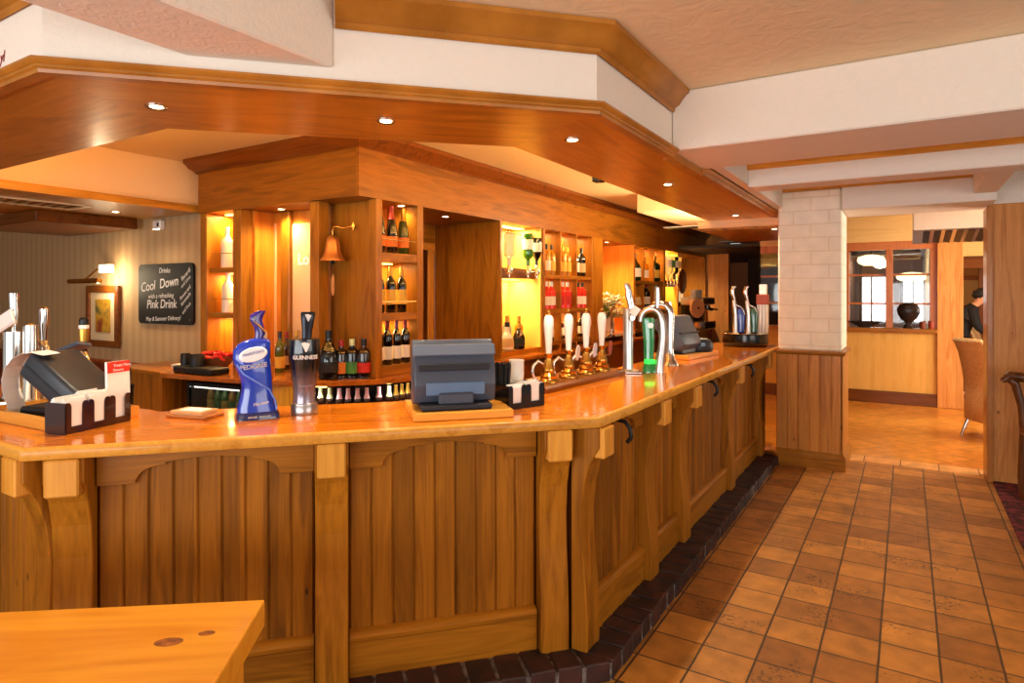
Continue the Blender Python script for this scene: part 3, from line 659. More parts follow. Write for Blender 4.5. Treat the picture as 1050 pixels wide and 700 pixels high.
# second gantry
BX('back_panel', M_yellow, XB - 0.42, XB - 0.40, 10.52, 11.5, ZW, ZB, 0)
BX('side_panel', M_yellow, XB - 0.40, XB - 0.04, 11.30, 11.36, ZW, ZB, 0)
BX('optic_board', W_dark('y'), XB - 0.12, XB - 0.09, 10.52, 11.3, 1.72, 1.84)
BX('end_panel', Oz, XB - 0.6, XB - 0.5, 11.36, 13.10, 0, ZB, 0)
BX('end_panel', Oz, XB - 0.6, XB, 13.02, 13.10, 0, ZB, 0)
BX('end_post', M_knot, XB, XB + 0.44, 13.10, 13.25, 0, 2.828, 0.004)
# worktop along the back bar with a rounded corner
WTO = [(-5.12, 2.90), (-4.36, 3.0), (-3.90, 3.12), (-3.62, 3.30), (-3.42, 3.52), (-3.33, 3.72), (-3.31, 3.95), (-3.33, 4.2), (-3.33, 13.1)]
BP(MB().prism([(x, y, ZW - 0.04) for x, y in WTO] + [(-4.3, 13.1, ZW - 0.04), (-4.3, 3.85, ZW - 0.04), (-5.6, 3.6, ZW - 0.04), (-5.6, 3.44, ZW - 0.04), (-5.205, 3.44, ZW - 0.04), (-5.205, 2.9, ZW - 0.04)], (0, 0, 0.04)), 'worktop', wood('back_worktop', (206, 128, 48), (160, 86, 24), 'x', rough=0.2, coat=0.6), bevel=0.004)
BX('undercounter_back', W_dark('y'), -4.25, -4.2, 3.9, 13.1, 0, ZW - 0.04, 0)
BX('undercounter_back', W_dark('x'), -5.6, -4.2, 3.55, 3.6, 0, ZW - 0.04, 0)
BX('undercounter_front', W_dark('y'), -3.42, -3.38, 4.3, 13.1, 0, ZW - 0.042, 0)

# side cabinet at the left end
sc_ = thing('side_cabinet', 'plain pine side cabinet at the left end of the back counter', 'cabinet', (-5.65, 2.92, 0))
MB().box(-0.35, 0.41, 0, 0.48, 0.06, 0.92).build('body', W_pine('z'), sc_, bevel=0.004)
MB().box(-0.37, 0.435, -0.02, 0.50, 0.92, 0.955).build('cabinet_top', W_pine('x'), sc_, bevel=0.004)
MB().box(-0.30, 0.38, 0.05, 0.46, 0.0, 0.06).build('plinth', W_dark('x'), sc_)

# ================================================================== bottles
def glassmat(name, rgb, dark=True, rough=0.06): 
    if dark: return plain(name, rgb, rough, coat=0.6, vary=0.0)
    return plain(name, rgb, 0.06, trans=0.55, vary=0)
G_black = glassmat('dark_wine_glass', (14, 12, 10)); G_green = glassmat('deep_green_glass', (22, 40, 14)); G_brown = glassmat('brown_glass', (44, 20, 8))
G_gin = glassmat('bright_green_glass', (44, 112, 20)); G_clear = glassmat('pale_clear_glass', (250, 246, 236), False); G_yel = glassmat('amber_spirit', (240, 170, 40), False)
G_red = plain('red_spirit', (222, 44, 30), 0.12, coat=0.5, vary=0.05); G_frost = plain('frosted_glass', (240, 224, 196), 0.35, coat=0.3); G_wht = plain('white_bottle', (238, 230, 216), 0.25, coat=0.4)
G_olive = glassmat('olive_glass', (92, 96, 26)); G_champ = glassmat('champagne_green_glass', (56, 66, 18))
L_white = plain('label_white', (238, 232, 220), 0.7); L_yel = plain('label_yellow', (226, 180, 70), 0.7); L_org = plain('label_orange', (220, 120, 40), 0.7)
L_black = plain('label_black', (26, 24, 24), 0.6); L_red = plain('label_red', (190, 40, 30), 0.6); L_tan = plain('label_tan', (206, 176, 128), 0.7); L_green = plain('label_green', (70, 130, 60), 0.7)
C_gold = plain('foil_gold', (206, 158, 70), 0.3, 0.9); C_red = plain('foil_red', (150, 30, 26), 0.4); C_purple = plain('foil_purple', (120, 40, 90), 0.4); C_black = plain('foil_black', (20, 18, 18), 0.35); C_silver = plain('foil_silver', (210, 210, 206), 0.3, 0.9); C_pink = plain('foil_pink', (238, 188, 196), 0.5); C_lime = plain('foil_lime', (212, 226, 172), 0.5); C_cream = plain('cap_cream', (236, 222, 190), 0.5)
PROF = {  # fractions of height, radius factors; neck start fraction
    'wine': [(0.9, 0), (1, 0.015), (1, 0.60), (0.93, 0.66), (0.62, 0.72), (0.40, 0.77), (0.36, 0.82), (0.36, 0.99), (0.34, 1.0)],
    'champ': [(0.88, 0), (1, 0.02), (1, 0.42), (0.95, 0.52), (0.78, 0.63), (0.52, 0.74), (0.38, 0.84), (0.34, 0.9), (0.36, 0.95), (0.36, 1.0)],
    'spirit': [(0.92, 0), (1, 0.015), (1, 0.62), (0.94, 0.68), (0.70, 0.735), (0.42, 0.77), (0.38, 0.80), (0.38, 0.98), (0.38, 1.0)],
    'beer': [(0.9, 0), (1, 0.02), (1, 0.52), (0.93, 0.60), (0.66, 0.70), (0.48, 0.80), (0.44, 0.95), (0.46, 0.96), (0.46, 1.0)],
    'flask': [(0.8, 0), (0.98, 0.03), (1, 0.2), (0.98, 0.46), (0.80, 0.60), (0.5, 0.70), (0.34, 0.76), (0.30, 0.82), (0.30, 0.98), (0.30, 1.0)],
    'bulb': [(0.7, 0), (0.95, 0.04), (1.0, 0.2), (0.92, 0.42), (0.66, 0.56), (0.42, 0.66), (0.36, 0.74), (0.36, 0.98), (0.36, 1.0)],
}
def prof_r(P, f):
    for (r0, z0), (r1, z1) in zip(P, P[1:]):
        if z0 <= f <= z1: return r0 + (r1 - r0) * (f - z0) / max(1e-6, z1 - z0)
    return P[-1][0]
BOT = {}
def bottle(kind, h, r, glass, label, cap, lz=(0.16, 0.46), loc=(0, 0, 0), text='', cat='bottle', group=None, seg=16, capz=0.83, flip=False, name='bottle', lab2=None):
    key = (kind, h, r, glass.name, label.name if label else '', cap.name if cap else '', lz, flip, capz)
    if key in BOT:
        o = BOT[key].copy(); COL.objects.link(o)
        for ch in BOT[key].children: c = ch.copy(); COL.objects.link(c); c.parent = o
        o.location = loc; tag(o, text, cat, group); return o
    P = PROF[kind]; o = thing(name, text, cat, loc, 0, group)
    fz = (lambda z: h - z) if flip else (lambda z: z)
    body = [(a * r, fz(f * h)) for a, f in P if f <= capz or not cap] + ([(prof_r(P, capz) * r, fz(capz * h))] if cap else [])
    MB().lathe([(0.001, fz(0.0))] + body, seg=seg).build('bottle_body', glass, o, smooth=40)
    if cap:
        cp = [(prof_r(P, capz) * r * 1.06, fz(capz * h))] + [(a * r * 1.08, fz(f * h)) for a, f in P if f > capz] + [(0.001, fz(h * 1.0))]
        MB().lathe(cp, seg=seg).build('cap', cap, o, smooth=40)
    if label:
        n = 6; z0, z1 = lz
        MB().lathe([(prof_r(P, z0 + (z1 - z0) * k / n) * r * 1.012 + 0.0004, fz((z0 + (z1 - z0) * k / n) * h)) for k in range(n + 1)], seg=seg, cap=False).build('label', label, o, smooth=40)
    BOT[key] = o
    return o

# ---- bottles standing on the back counter, left group (behind the blue pump)
def on_back(px, py): x, y = g(px, py, ZW); return (x, y, ZW)
rows = [
    ('wine', 0.33, 0.042, G_black, L_white, C_cream, (0.12, 0.34), (272, 381), 'dark wine bottle with low white label, leftmost behind the blue beer pump'),
    ('wine', 0.335, 0.040, G_olive, L_yel, C_black, (0.10, 0.38), (287, 381), 'olive wine bottle with a yellow label behind the pump heads'),
    ('wine', 0.32, 0.040, G_brown, L_tan, C_red, (0.12, 0.36), (294, 378), 'brown wine bottle with tan label just left of the black stout pump'),
    ('wine', 0.33, 0.040, G_olive, L_white, C_gold, (0.12, 0.36), (304, 377), 'gold-capped wine bottle peeping out behind the black stout pump'),
]
for k, h, r, gl, lb, cp, lz, px, t in rows: bottle(k, h, r, gl, lb, cp, lz, on_back(*px), t, group='bottles on the back counter left')
rows = [
    ('flask', 0.37, 0.075, G_black, L_black, C_black, (0.14, 0.36), (337, 388), 'large round-shouldered black bottle, leftmost below the bell'),
    ('spirit', 0.29, 0.052, G_brown, L_org, C_red, (0.12, 0.42), (350, 387), 'brown liqueur bottle with orange label below the bell'),
    ('spirit', 0.30, 0.052, G_black, L_green, C_lime, (0.12, 0.42), (361, 387), 'dark liqueur bottle with green label and pale cap'),
    ('spirit', 0.30, 0.052, G_brown, L_red, C_black, (0.14, 0.40), (373, 387), 'dark brown liqueur bottle with red label beside the corner post'),
]
for k, h, r, gl, lb, cp, lz, px, t in rows: bottle(k, h, r, gl, lb, cp, lz, on_back(*px), t, group='liqueur bottles below the bell')
# ---- lit corner bay
for i, y in enumerate((3.73, 3.87, 4.01)):
    gl, lb = ((G_black, L_org), (G_black, L_org), (G_champ, L_org))[i]
    bottle('champ', 0.385, 0.048, gl, lb, (C_black, C_red, C_gold)[i], (0.14, 0.36), (XB - 0.09, y, 1.926), 'champagne bottle on the top shelf of the lit corner bay, %s' % nth(i, 3), group='champagne bottles on the top shelf', capz=0.72)
for i, y in enumerate((3.73, 3.86, 3.99)):
    bottle('wine', 0.375, 0.043, G_black, L_yel, (C_gold, C_gold, C_gold)[i], (0.18, 0.50), (XB - 0.09, y, 1.446), 'yellow-labelled red wine bottle on the middle lit shelf, %s' % nth(i, 3), group='wine bottles on the middle shelf', capz=0.80)
for i, y in enumerate((3.72, 3.82, 3.93, 4.035)):
    bottle('wine', 0.37, 0.040, G_black, L_white, (C_red, C_red, C_purple, C_red)[i], (0.12, 0.40), (XB - 0.09, y, 1.026), 'white-labelled red wine bottle on the lowest lit shelf, %s' % nth(i, 4), group='wine bottles on the lowest shelf', capz=0.78)
# ---- frosted bottles in the left niche
for i, (x, z, t) in enumerate([(-5.33, 1.836, 'frosted pale bottle on the upper shelf of the left niche'), (-5.16, 1.836, 'second frosted bottle at the post end of the upper niche shelf'),
                             (-5.32, 1.426, 'tall white bottle on the lower shelf of the left niche'), (-5.15, 1.426, 'second white bottle at the post end of the lower niche shelf')]):
    bottle('wine', 0.38, 0.055, G_frost, None, None, (0, 0), (x, 3.58, z), t, group='frosted bottles in the left niche', name='frosted_bottle')
for z, t in ((1.965, 'thin chrome rail across the upper niche shelf'), (1.55, 'thin chrome rail across the lower niche shelf')):
    o = MB().tube([(-5.43, 3.49, z), (-5.04, 3.49, z)], 0.004, 6).build('shelf_rail', M_chrome, bb, world=True)

# ---- bottle fridges under the back counter
def fridge(name, lab, loc, rz, wdt, dep=0.45, h=0.88):
    o = thing(name, lab, 'fridge', loc, rz)
    b = MB(); b.box(0, 0.025, 0, dep, 0.05, h); b.box(wdt - 0.025, wdt, 0, dep, 0.05, h); b.box(0.025, wdt - 0.025, 0, dep, 0.05, 0.09); b.box(0.025, wdt - 0.025, 0, dep, h - 0.03, h); b.box(0.025, wdt - 0.025, dep - 0.02, dep, 0.09, h - 0.03)
    b.build('cabinet', M_gloss, o, bevel=0.003)
    for z in (0.62, 0.34): MB().box(0.026, wdt - 0.026, 0.03, dep - 0.03, z - 0.012, z).build('shelf', M_chrome, o)
    b = MB(); b.box(0.0, 0.03, -0.03, -0.002, 0.05, h); b.box(wdt - 0.03, wdt, -0.03, -0.002, 0.05, h); b.box(0.03, wdt - 0.03, -0.03, -0.002, 0.05, 0.09); b.box(0.03, wdt - 0.03, -0.03, -0.002, h - 0.03, h)
    d = b.build('door', M_gloss, o, bevel=0.003)
    MB().box(0.03, wdt - 0.03, -0.02, -0.014, 0.09, h - 0.03).build('pane', M_glass, d)
    q = MB().box(0.03, wdt - 0.03, 0.02, 0.05, h - 0.05, h - 0.032).build('strip_light', plain('fridge_strip', (255, 250, 235), 0.4, emit=1.6, vary=0), o)
    return o
fridge('bottle_fridge', 'black bottle fridge behind the blue pump, left of the wooden upright', (-5.0, 3.02, 0), 0.13, 0.62)
rr = random.Random(5)
for i in range(7):
    bottle('beer', 0.235, 0.031, G_gin if i % 3 else G_yel, L_green if i % 2 else L_yel, C_gold, (0.1, 0.42), (-4.94 + i * 0.082, 3.17 + i * 0.0107, 0.621), 'green beer bottle in the left fridge, %s' % nth(i, 7), group='green beer bottles in the left fridge', capz=0.95, name='beer_bottle')
o = MB().box(-4.22, -4.14, 3.07, 3.4, 0, 0.908).build('upright_panel', W_pine('z'), bb, world=True, bevel=0.004)
fx = thing('bottle_cooler', 'open black bottle cooler curving round below the back counter corner', 'cooler', (-3.7, 3.7, 0))
poly = [(-4.10, 3.20), (-3.85, 3.22), (-3.62, 3.36), (-3.47, 3.52), (-3.40, 3.70), (-3.385, 3.95), (-3.385, 4.28), (-3.95, 4.28), (-3.95, 3.60), (-4.10, 3.60)]
for z0, z1 in ((0.61, 0.634), (0.05, 0.10)): MB().prism([(x, y, z0) for x, y in poly], (0, 0, z1 - z0)).build('shelf', M_gloss, fx, world=True)
MB().sweep([(-4.10, 3.50), (-3.84, 3.50), (-3.72, 3.62), (-3.68, 3.85), (-3.68, 4.28)], [(0, 0.10), (0, 0.90), (-0.02, 0.90), (-0.02, 0.10)]).build('back', M_gloss, fx, world=True)
MB().sweep([(-4.10, 3.20), (-3.85, 3.22), (-3.62, 3.36), (-3.47, 3.52), (-3.40, 3.70), (-3.385, 3.95), (-3.385, 4.28)], [(0.0, 0.0), (0.0, 0.62), (-0.02, 0.62), (-0.02, 0.0)]).build('front', M_black, fx, world=True)
BR = [(328.6, 397), (338, 397.5), (348, 398), (357, 398), (366.6, 398), (376, 397.5), (388.5, 396.5), (399, 395.5), (406, 394.5), (412, 393.5), (418, 392.5), (423, 391.5)]
for i, (px, py) in enumerate(BR):
    x, y = g(px, py, 0.87)
    pk = i in (2, 3, 4, 5, 6)
    bottle('beer', 0.235, 0.030, G_brown, L_white if i < 8 else L_tan, C_pink if pk else (C_lime if i < 8 else C_gold), (0.24, 0.44), (x, y, 0.635), 'dark beer bottle with %s neck in the cooler row, %s' % ('pink' if pk else ('pale green' if i < 8 else 'gold'), nth(i, 12)), group='beer bottles in the cooler', capz=0.66, name='beer_bottle')
# ---- gantry bay: optics on the board with inverted bottles
def optic(x, y, z, label, group, gl, lb, kind='spirit', h=0.32, r=0.045):
    """inverted bottle in a chrome optic measure"""
    o = thing('optic_bottle', label, 'bottle', (x, y, z), 0, group)
    P = PROF[kind]
    MB().lathe([(0.001, h + 0.02)] + [(a * r, h - f * h + 0.02) for a, f in P] + [(0.001, 0.02)], seg=14).build('bottle_body', gl, o, smooth=40)
    if lb: MB().lathe([(prof_r(P, f) * r * 1.015 + 0.0004, h - f * h + 0.02) for f in (0.18, 0.25, 0.32, 0.40, 0.48)], seg=14, cap=False).build('label', lb, o, smooth=40)
    m = MB(); m.lathe([(0.016, 0.05), (0.026, 0.02), (0.034, -0.015), (0.034, -0.05), (0.012, -0.07), (0.012, -0.095), (0.006, -0.10)], seg=12)
    m.box(-0.04, 0.075, -0.006, 0.006, -0.055, -0.02) if False else m.tube([(0.0, 0, -0.03), (-0.075, 0, -0.03)], 0.008, 6)
    m.build('measure', M_chrome, o, smooth=40)
    return o
xo = XB - 0.012
opt = [(5.55, G_clear, None, 'spirit', 'clear inverted bottle on the optic board, leftmost in the yellow gantry bay'), (5.93, G_gin, L_white, 'spirit', 'bright green inverted bottle on the optic board of the yellow bay'),
       (6.12, G_black, L_white, 'flask', 'black inverted bottle on the optic board beside the green one')]
for y, gl, lb, kd, t in opt: optic(xo, y, 1.87, t, 'optic bottles in the yellow bay', gl, lb, kd, h=0.36 if gl is G_gin else 0.33, r=0.058)
o = thing('bottle_bracket', 'chrome bracket rail holding the tops of the optic bottles', 'bracket', (xo - 0.06, 5.8, 2.24))
MB().tube([(0, -0.34, 0.0), (0, 0.38, 0.0)], 0.006, 8).build('rail', M_chrome, o)
for dy in (-0.25, 0.13, 0.32): MB().tube([(0, dy, 0), (0.05, dy, 0.01), (0.06, dy - 0.03, 0.0)], 0.005, 6).build('clip', M_chrome, o)
# bottles low in the gantry bay
for i, (y, dx, kd, h, r, gl, lb, cp, t) in enumerate([(5.46, 0.10, 'spirit', 0.38, 0.050, G_clear, L_white, C_silver, 'clear spirit bottle at the left of the yellow bay floor'),
        (5.58, 0.22, 'spirit', 0.36, 0.048, G_yel, L_tan, C_black, 'amber bottle standing at the back of the yellow bay floor'),
        (5.65, 0.10, 'bulb', 0.30, 0.072, G_wht, L_tan, C_black, 'squat white bottle with a tan crest on the yellow bay floor'),
        (5.80, 0.20, 'spirit', 0.36, 0.048, G_clear, L_yel, C_gold, 'clear bottle with yellow label behind the squat white bottle'),
        (5.87, 0.09, 'flask', 0.27, 0.068, G_brown, L_black, C_gold, 'short brown bottle with black label on the yellow bay floor'),
        (6.05, 0.20, 'spirit', 0.35, 0.048, G_yel, L_white, C_gold, 'amber spirit bottle at the right of the yellow bay floor')]):
    bottle(kd, h, r, gl, lb, cp, (0.14, 0.44), (XB - dx, y, 1.001), t, group='bottles on the yellow bay floor')
# three by three shelf block
def shelf_row(y0, y1, z, n, x, kinds, row, grp, h=0.3):
    for i in range(n):
        y = y0 + (y1 - y0) * (i + 0.5) / n; kd, r, gl, lb, cp, nm = kinds[i % len(kinds)]
        bottle(kd, h, r, gl, lb, cp, (0.14, 0.46), (x, y, z), '%s on %s, %s' % (nm, row, nth(i, n)), group=grp)
cell = [(6.32, 6.69), (6.72, 7.11), (7.15, 7.54)]
xs = XB - 0.10
ykind = [('wine', 0.052, G_yel, L_yel, C_black, 'amber spirit bottle'), ('wine', 0.052, G_yel, L_white, C_black, 'amber spirit bottle')]
ykind2 = [('wine', 0.050, G_yel, L_yel, C_gold, 'golden spirit bottle')]
wk = [('spirit', 0.062, G_brown, L_white, C_black, 'dark whisky bottle with white label'), ('spirit', 0.055, G_black, L_tan, C_black, 'dark spirit bottle')]
shelf_row(*cell[0], 1.821, 3, xs, ykind, 'top shelf of first column', 'bottles on the top shelf', 0.36)
shelf_row(*cell[1], 1.821, 3, xs, ykind2, 'top shelf of middle column', 'bottles on the top shelf', 0.36)
shelf_row(*cell[2], 1.821, 2, xs, wk, 'top shelf of third column', 'bottles on the top shelf', 0.37)
rk = [('spirit', 0.052, G_red, L_white, C_silver, 'bright red spirit bottle')]
rk2 = [('spirit', 0.052, G_red, L_red, C_silver, 'bright red spirit bottle with red label')]
rk3 = [('spirit', 0.052, G_red, L_white, C_black, 'black-capped red spirit bottle')]
shelf_row(*cell[0], 1.421, 3, xs, rk, 'middle shelf of first column', 'red bottles on the middle shelf', 0.32)
shelf_row(*cell[1], 1.421, 3, xs, rk2, 'middle shelf of middle column', 'red bottles on the middle shelf', 0.32)
shelf_row(*cell[2], 1.421, 3, xs, rk3, 'middle shelf of third column', 'red bottles on the middle shelf', 0.32)
dk = [('wine', 0.046, G_black, L_white, C_black, 'dark bottle with white label')]
for k, nm in enumerate(('first', 'middle', 'third')): shelf_row(*cell[k], 1.046, 2, xs, dk, 'lowest shelf of %s column' % nm, 'dark bottles on the lowest shelf', 0.30)
# second block
c2 = [(9.12, 9.50), (9.53, 9.95), (9.98, 10.42)]
shelf_row(*c2[0], 1.80, 1, xs, [('flask', 0.11, G_green, L_white, C_silver, 'large dark green bottle with white label')], 'top shelf of the far block', 'bottles on the far block', 0.42)
shelf_row(*c2[1], 1.80, 1, xs, [('spirit', 0.075, G_yel, L_white, C_gold, 'pale amber bottle')], 'top shelf of the far block', 'bottles on the far block', 0.38)
shelf_row(*c2[2], 1.80, 1, xs, [('spirit', 0.11, G_green, L_yel, C_gold, 'large green bottle with yellow label')], 'top shelf of the far block', 'bottles on the far block', 0.42)
shelf_row(*c2[0], 1.38, 1, xs, [('bulb', 0.12, G_yel, L_tan, C_gold, 'wide golden bottle')], 'lower shelf of the far block', 'bottles on the far block', 0.36)
shelf_row(*c2[1], 1.38, 2, xs, [('wine', 0.065, G_black, L_white, C_red, 'dark bottle with red cap')], 'lower shelf of the far block', 'bottles on the far block', 0.38)
shelf_row(*c2[2], 1.38, 2, xs, [('spirit', 0.07, G_clear, L_white, C_silver, 'clear spirit bottle')], 'lower shelf of the far block', 'bottles on the far block', 0.36)
for i, (y, gl, lb) in enumerate([(10.66, G_clear, L_white), (10.84, G_clear, L_green), (11.02, G_green, L_white), (11.2, G_clear, L_pink if False else L_tan)]):
    optic(xo, y, 1.83, 'inverted bottle on the far optic board, %s' % nth(i, 4), 'optic bottles in the far yellow bay', gl, lb, 'spirit', 0.40, 0.075)
# round dark plaque hanging on the end panel
o = thing('round_plaque', 'round dark wooden plaque hung beside the far optics', 'plaque', (XB + 0.05, 11.30, 1.82))
MB().lathe([(0.001, -0.02), (0.2, -0.02), (0.22, -0.008), (0.22, 0.008), (0.2, 0.02), (0.001, 0.02)], seg=28, sy=1.0).build('disc', W_dark('z'), o, smooth=40, rot=(0, PI / 2, 0))
MB().tube([(-0.04, 0, 0.0), (0.0, 0, 0.0)], 0.02, 8).build('hook', M_brass, o)

# flowers in the bright niche
fl = thing('flower_arrangement', 'spray of cream white flowers glowing in the back bar niche', 'flowers', (XB - 0.15, 8.45, 1.03))
MB().lathe([(0.05, 0), (0.07, 0.02), (0.085, 0.12), (0.06, 0.22), (0.075, 0.25), (0.06, 0.25), (0.05, 0.22), (0.05, 0.03)], seg=20).build('vase', M_whiteg, fl, smooth=40)
bs, bl_, rr = MB(), MB(), random.Random(11)
for i in range(120):
    th, ph = rr.uniform(0, 2 * PI), rr.uniform(0.1, 1.2)
    L = rr.uniform(0.25, 0.52); tip = Vector((math.cos(th) * math.sin(ph) * 0.62, math.sin(th) * math.sin(ph) * 1.15, math.cos(ph) * 0.85)) * L + Vector((0, 0, 0.12))
    bs.tube([(0, 0, 0.2), tuple(Vector((0, 0, 0.2)).lerp(tip, 0.5) + Vector((0, 0, 0.03))), tuple(tip)], 0.004, 5)
    for p_ in range(7):
        a = 2 * PI * p_ / 7; d = Vector((math.cos(a), math.sin(a), rr.uniform(0.1, 0.6))) * 0.075
        q = Vector((-d.y, d.x, 0)).normalized() * 0.026
        bl_.face(bl_.verts([tip, tip + d * 0.6 + q, tip + d, tip + d * 0.6 - q]))
bs.build('stems', plain('stem_green', (120, 140, 60), 0.6), fl, smooth=60)
bl_.build('blossoms', plain('cream_petals', (255, 246, 214), 0.6), fl)
# chrome mixer tap and box under flowers
o = thing('swan_neck_tap', 'slim chrome tap standing at the sink in front of the flowers', 'tap', g(627, 345, 1.03) + (1.03,))
MB().lathe([(0.05, 0), (0.05, 0.02), (0.025, 0.04), (0.02, 0.10)], seg=16).build('base', M_chrome, o, smooth=40)
MB().tube([(0, 0, 0.1), (0, 0, 0.34), (0.05, -0.03, 0.40), (0.11, -0.06, 0.36), (0.12, -0.065, 0.30)], 0.016, 10).build('spout', M_chrome, o, smooth=60)
MB().tube([(-0.05, 0.05, 0.06), (0.10, -0.10, 0.08)], 0.012, 8).build('lever', M_chrome, o, smooth=60)

# ---- lamps inside the back bar
for x, y, t, p in [(-4.62, 3.62, 'recessed spotlight lighting the mirrored bay of the back bar', 42), (-3.60, 3.74, 'tiny spotlight at the top left of the lit corner bay', 9), (-3.60, 4.02, 'tiny spotlight at the top right of the lit corner bay', 9),
                   (-3.74, 4.80, 'recessed spotlight over the kitchen doorway alcove', 16), (-3.64, 8.40, 'recessed spotlight over the flower niche', 120)]:
    downlight(x, y, ZB, t, p, (1.0, 0.70, 0.32), 150, 'back bar spotlights')
def strip(name, label, loc, size, power, col=(1.0, 0.72, 0.30)):
    o = thing('strip_light', label, 'light', loc, 0, 'warm strip lights in the shelf bays')
    MB().box(-size[0] / 2, size[0] / 2, -size[1] / 2, size[1] / 2, -0.004, 0.004).build('diffuser', plain('strip_glow', (255, 214, 120), 0.5, emit=3.5, vary=0), o)
    l = bpy.data.lights.new('strip_lamp', 'AREA'); l.shape = 'RECTANGLE'; l.size = size[0]; l.size_y = size[1]; l.energy = power; l.color = col
    q = bpy.data.objects.new('strip_lamp', l); COL.objects.link(q); q.parent = o; q.location = (0, 0, -0.008)
    return o
strip('s', 'warm strip light over the yellow gantry bay', (XB - 0.25, 5.82, ZB - 0.006), (0.1, 0.7), 18, (1.0, 0.78, 0.34))
strip('s', 'warm strip light under the optic board of the gantry bay', (XB - 0.30, 5.82, 1.755), (0.06, 0.7), 11, (1.0, 0.78, 0.34))
strip('s', 'warm strip light over the three column shelf block', (XB - 0.30, 6.93, ZB - 0.006), (0.05, 1.1), 17, (1.0, 0.66, 0.28))
for k, (a, c) in enumerate(cell):
    for z, zn in ((1.770, 'red bottle'), (1.370, 'lowest')):
        strip('s', 'small strip light above the %s shelf, %s column' % (zn, ('first', 'middle', 'third')[k]), (XB - 0.32, (a + c) / 2, z), (0.04, 0.3), 3.2, (1.0, 0.66, 0.28))
strip('s', 'warm strip light in the upper left niche', (-5.24, 3.62, ZB - 0.006), (0.3, 0.05), 9, (1.0, 0.66, 0.22))
strip('s', 'warm strip light under the upper niche shelf', (-5.24, 3.64, 1.784), (0.3, 0.05), 5, (1.0, 0.66, 0.25))
strip('s', 'warm strip light under the lower niche shelf', (-5.24, 3.64, 1.374), (0.3, 0.05), 3, (1.0, 0.66, 0.25))
strip('s', 'small strip light above the middle shelf of the corner bay', (XB - 0.25, 3.88, 1.849), (0.05, 0.3), 3.2, (1.0, 0.72, 0.3))
strip('s', 'small strip light above the lowest shelf of the corner bay', (XB - 0.25, 3.88, 1.379), (0.05, 0.3), 3.2, (1.0, 0.72, 0.3))
strip('s', 'added slim white fill strip inside the bottle cooler, left half', (-3.86, 3.275, 0.904), (0.36, 0.03), 1.6, (1.0, 0.95, 0.85))  # this pair is added to brighten the bottle necks in the cooler
strip('s', 'added slim white fill strip inside the bottle cooler, right half', (-3.425, 3.86, 0.904), (0.03, 0.4), 1.6, (1.0, 0.95, 0.85))
strip('s', 'strip light over the far shelf block', (XB - 0.30, 9.77, ZB - 0.006), (0.05, 1.1), 20, (1.0, 0.62, 0.22))
downlight(-3.85, 12.2, ZB, 'added fill spotlight over the far end panel and glass shelf', 110, (1.0, 0.78, 0.5), 150, 'back bar spotlights')  # added lamp that lifts the dark far end panel and its glasses
strip('s', 'strip light over the far yellow gantry', (XB - 0.25, 10.92, ZB - 0.006), (0.1, 0.6), 24, (1.0, 0.75, 0.2))

# ---- bell on its panel
bl = thing('brass_bell', 'copper ship bell hanging from a scrolled bracket beside the corner post', 'bell', (-3.85, 3.50, 1.87)); bl.scale = (0.78, 0.78, 0.86)
MB().lathe([(0.004, 0.225), (0.03, 0.22), (0.055, 0.20), (0.068, 0.15), (0.078, 0.08), (0.098, 0.03), (0.122, 0.0), (0.124, -0.012), (0.116, -0.012), (0.09, 0.02), (0.07, 0.08), (0.06, 0.15), (0.004, 0.20)], seg=32, cap=False).build('bell_body', M_copper, bl, smooth=50)
MB().lathe([(0.001, -0.05), (0.016, -0.045), (0.02, -0.03), (0.012, -0.01), (0.005, 0.03), (0.001, 0.03)], seg=14).build('clapper', plain('dark_iron', (40, 34, 30), 0.5, 0.6), bl, smooth=50)
MB().tube([(0, 0, -0.05), (0, 0, -0.12), (0.002, 0, -0.15)], [0.004, 0.004, 0.010], 8).build('cord', plain('cord_brown', (140, 90, 50), 0.9), bl)
MB().tube([(0.002, 0, -0.15), (0.003, 0, -0.2), (0.004, 0, -0.28), (0.004, 0, -0.33)], [0.014, 0.020, 0.020, 0.010], 10).build('rope_pull', plain('rope_tan', (196, 136, 80), 0.9), bl, smooth=50)
b = MB(); b.tube([(0, 0, 0.22), (0, 0, 0.27), (0.02, 0.0, 0.30), (0.06, 0.02, 0.30), (0.10, 0.05, 0.285), (0.14, 0.09, 0.30), (0.15, 0.14, 0.305)], 0.009, 8); b.tube([(0.15, 0.135, 0.27), (0.15, 0.135, 0.345)], 0.012, 8); b.lathe([(0.001, -0.012), (0.03, -0.01), (0.03, 0.01), (0.001, 0.012)], (0.15, 0.135, 0.305), 14)
b.build('bracket', M_brass, bl, smooth=50)

# ================================================================== things on the counter
ZC = 1.081
def cnt(px, py): x, y = g(px, py, ZC); return (x, y, ZC)
def facing(p): return math.atan2(p[1], p[0]) - PI / 2     # turn so local -y looks at the lounge
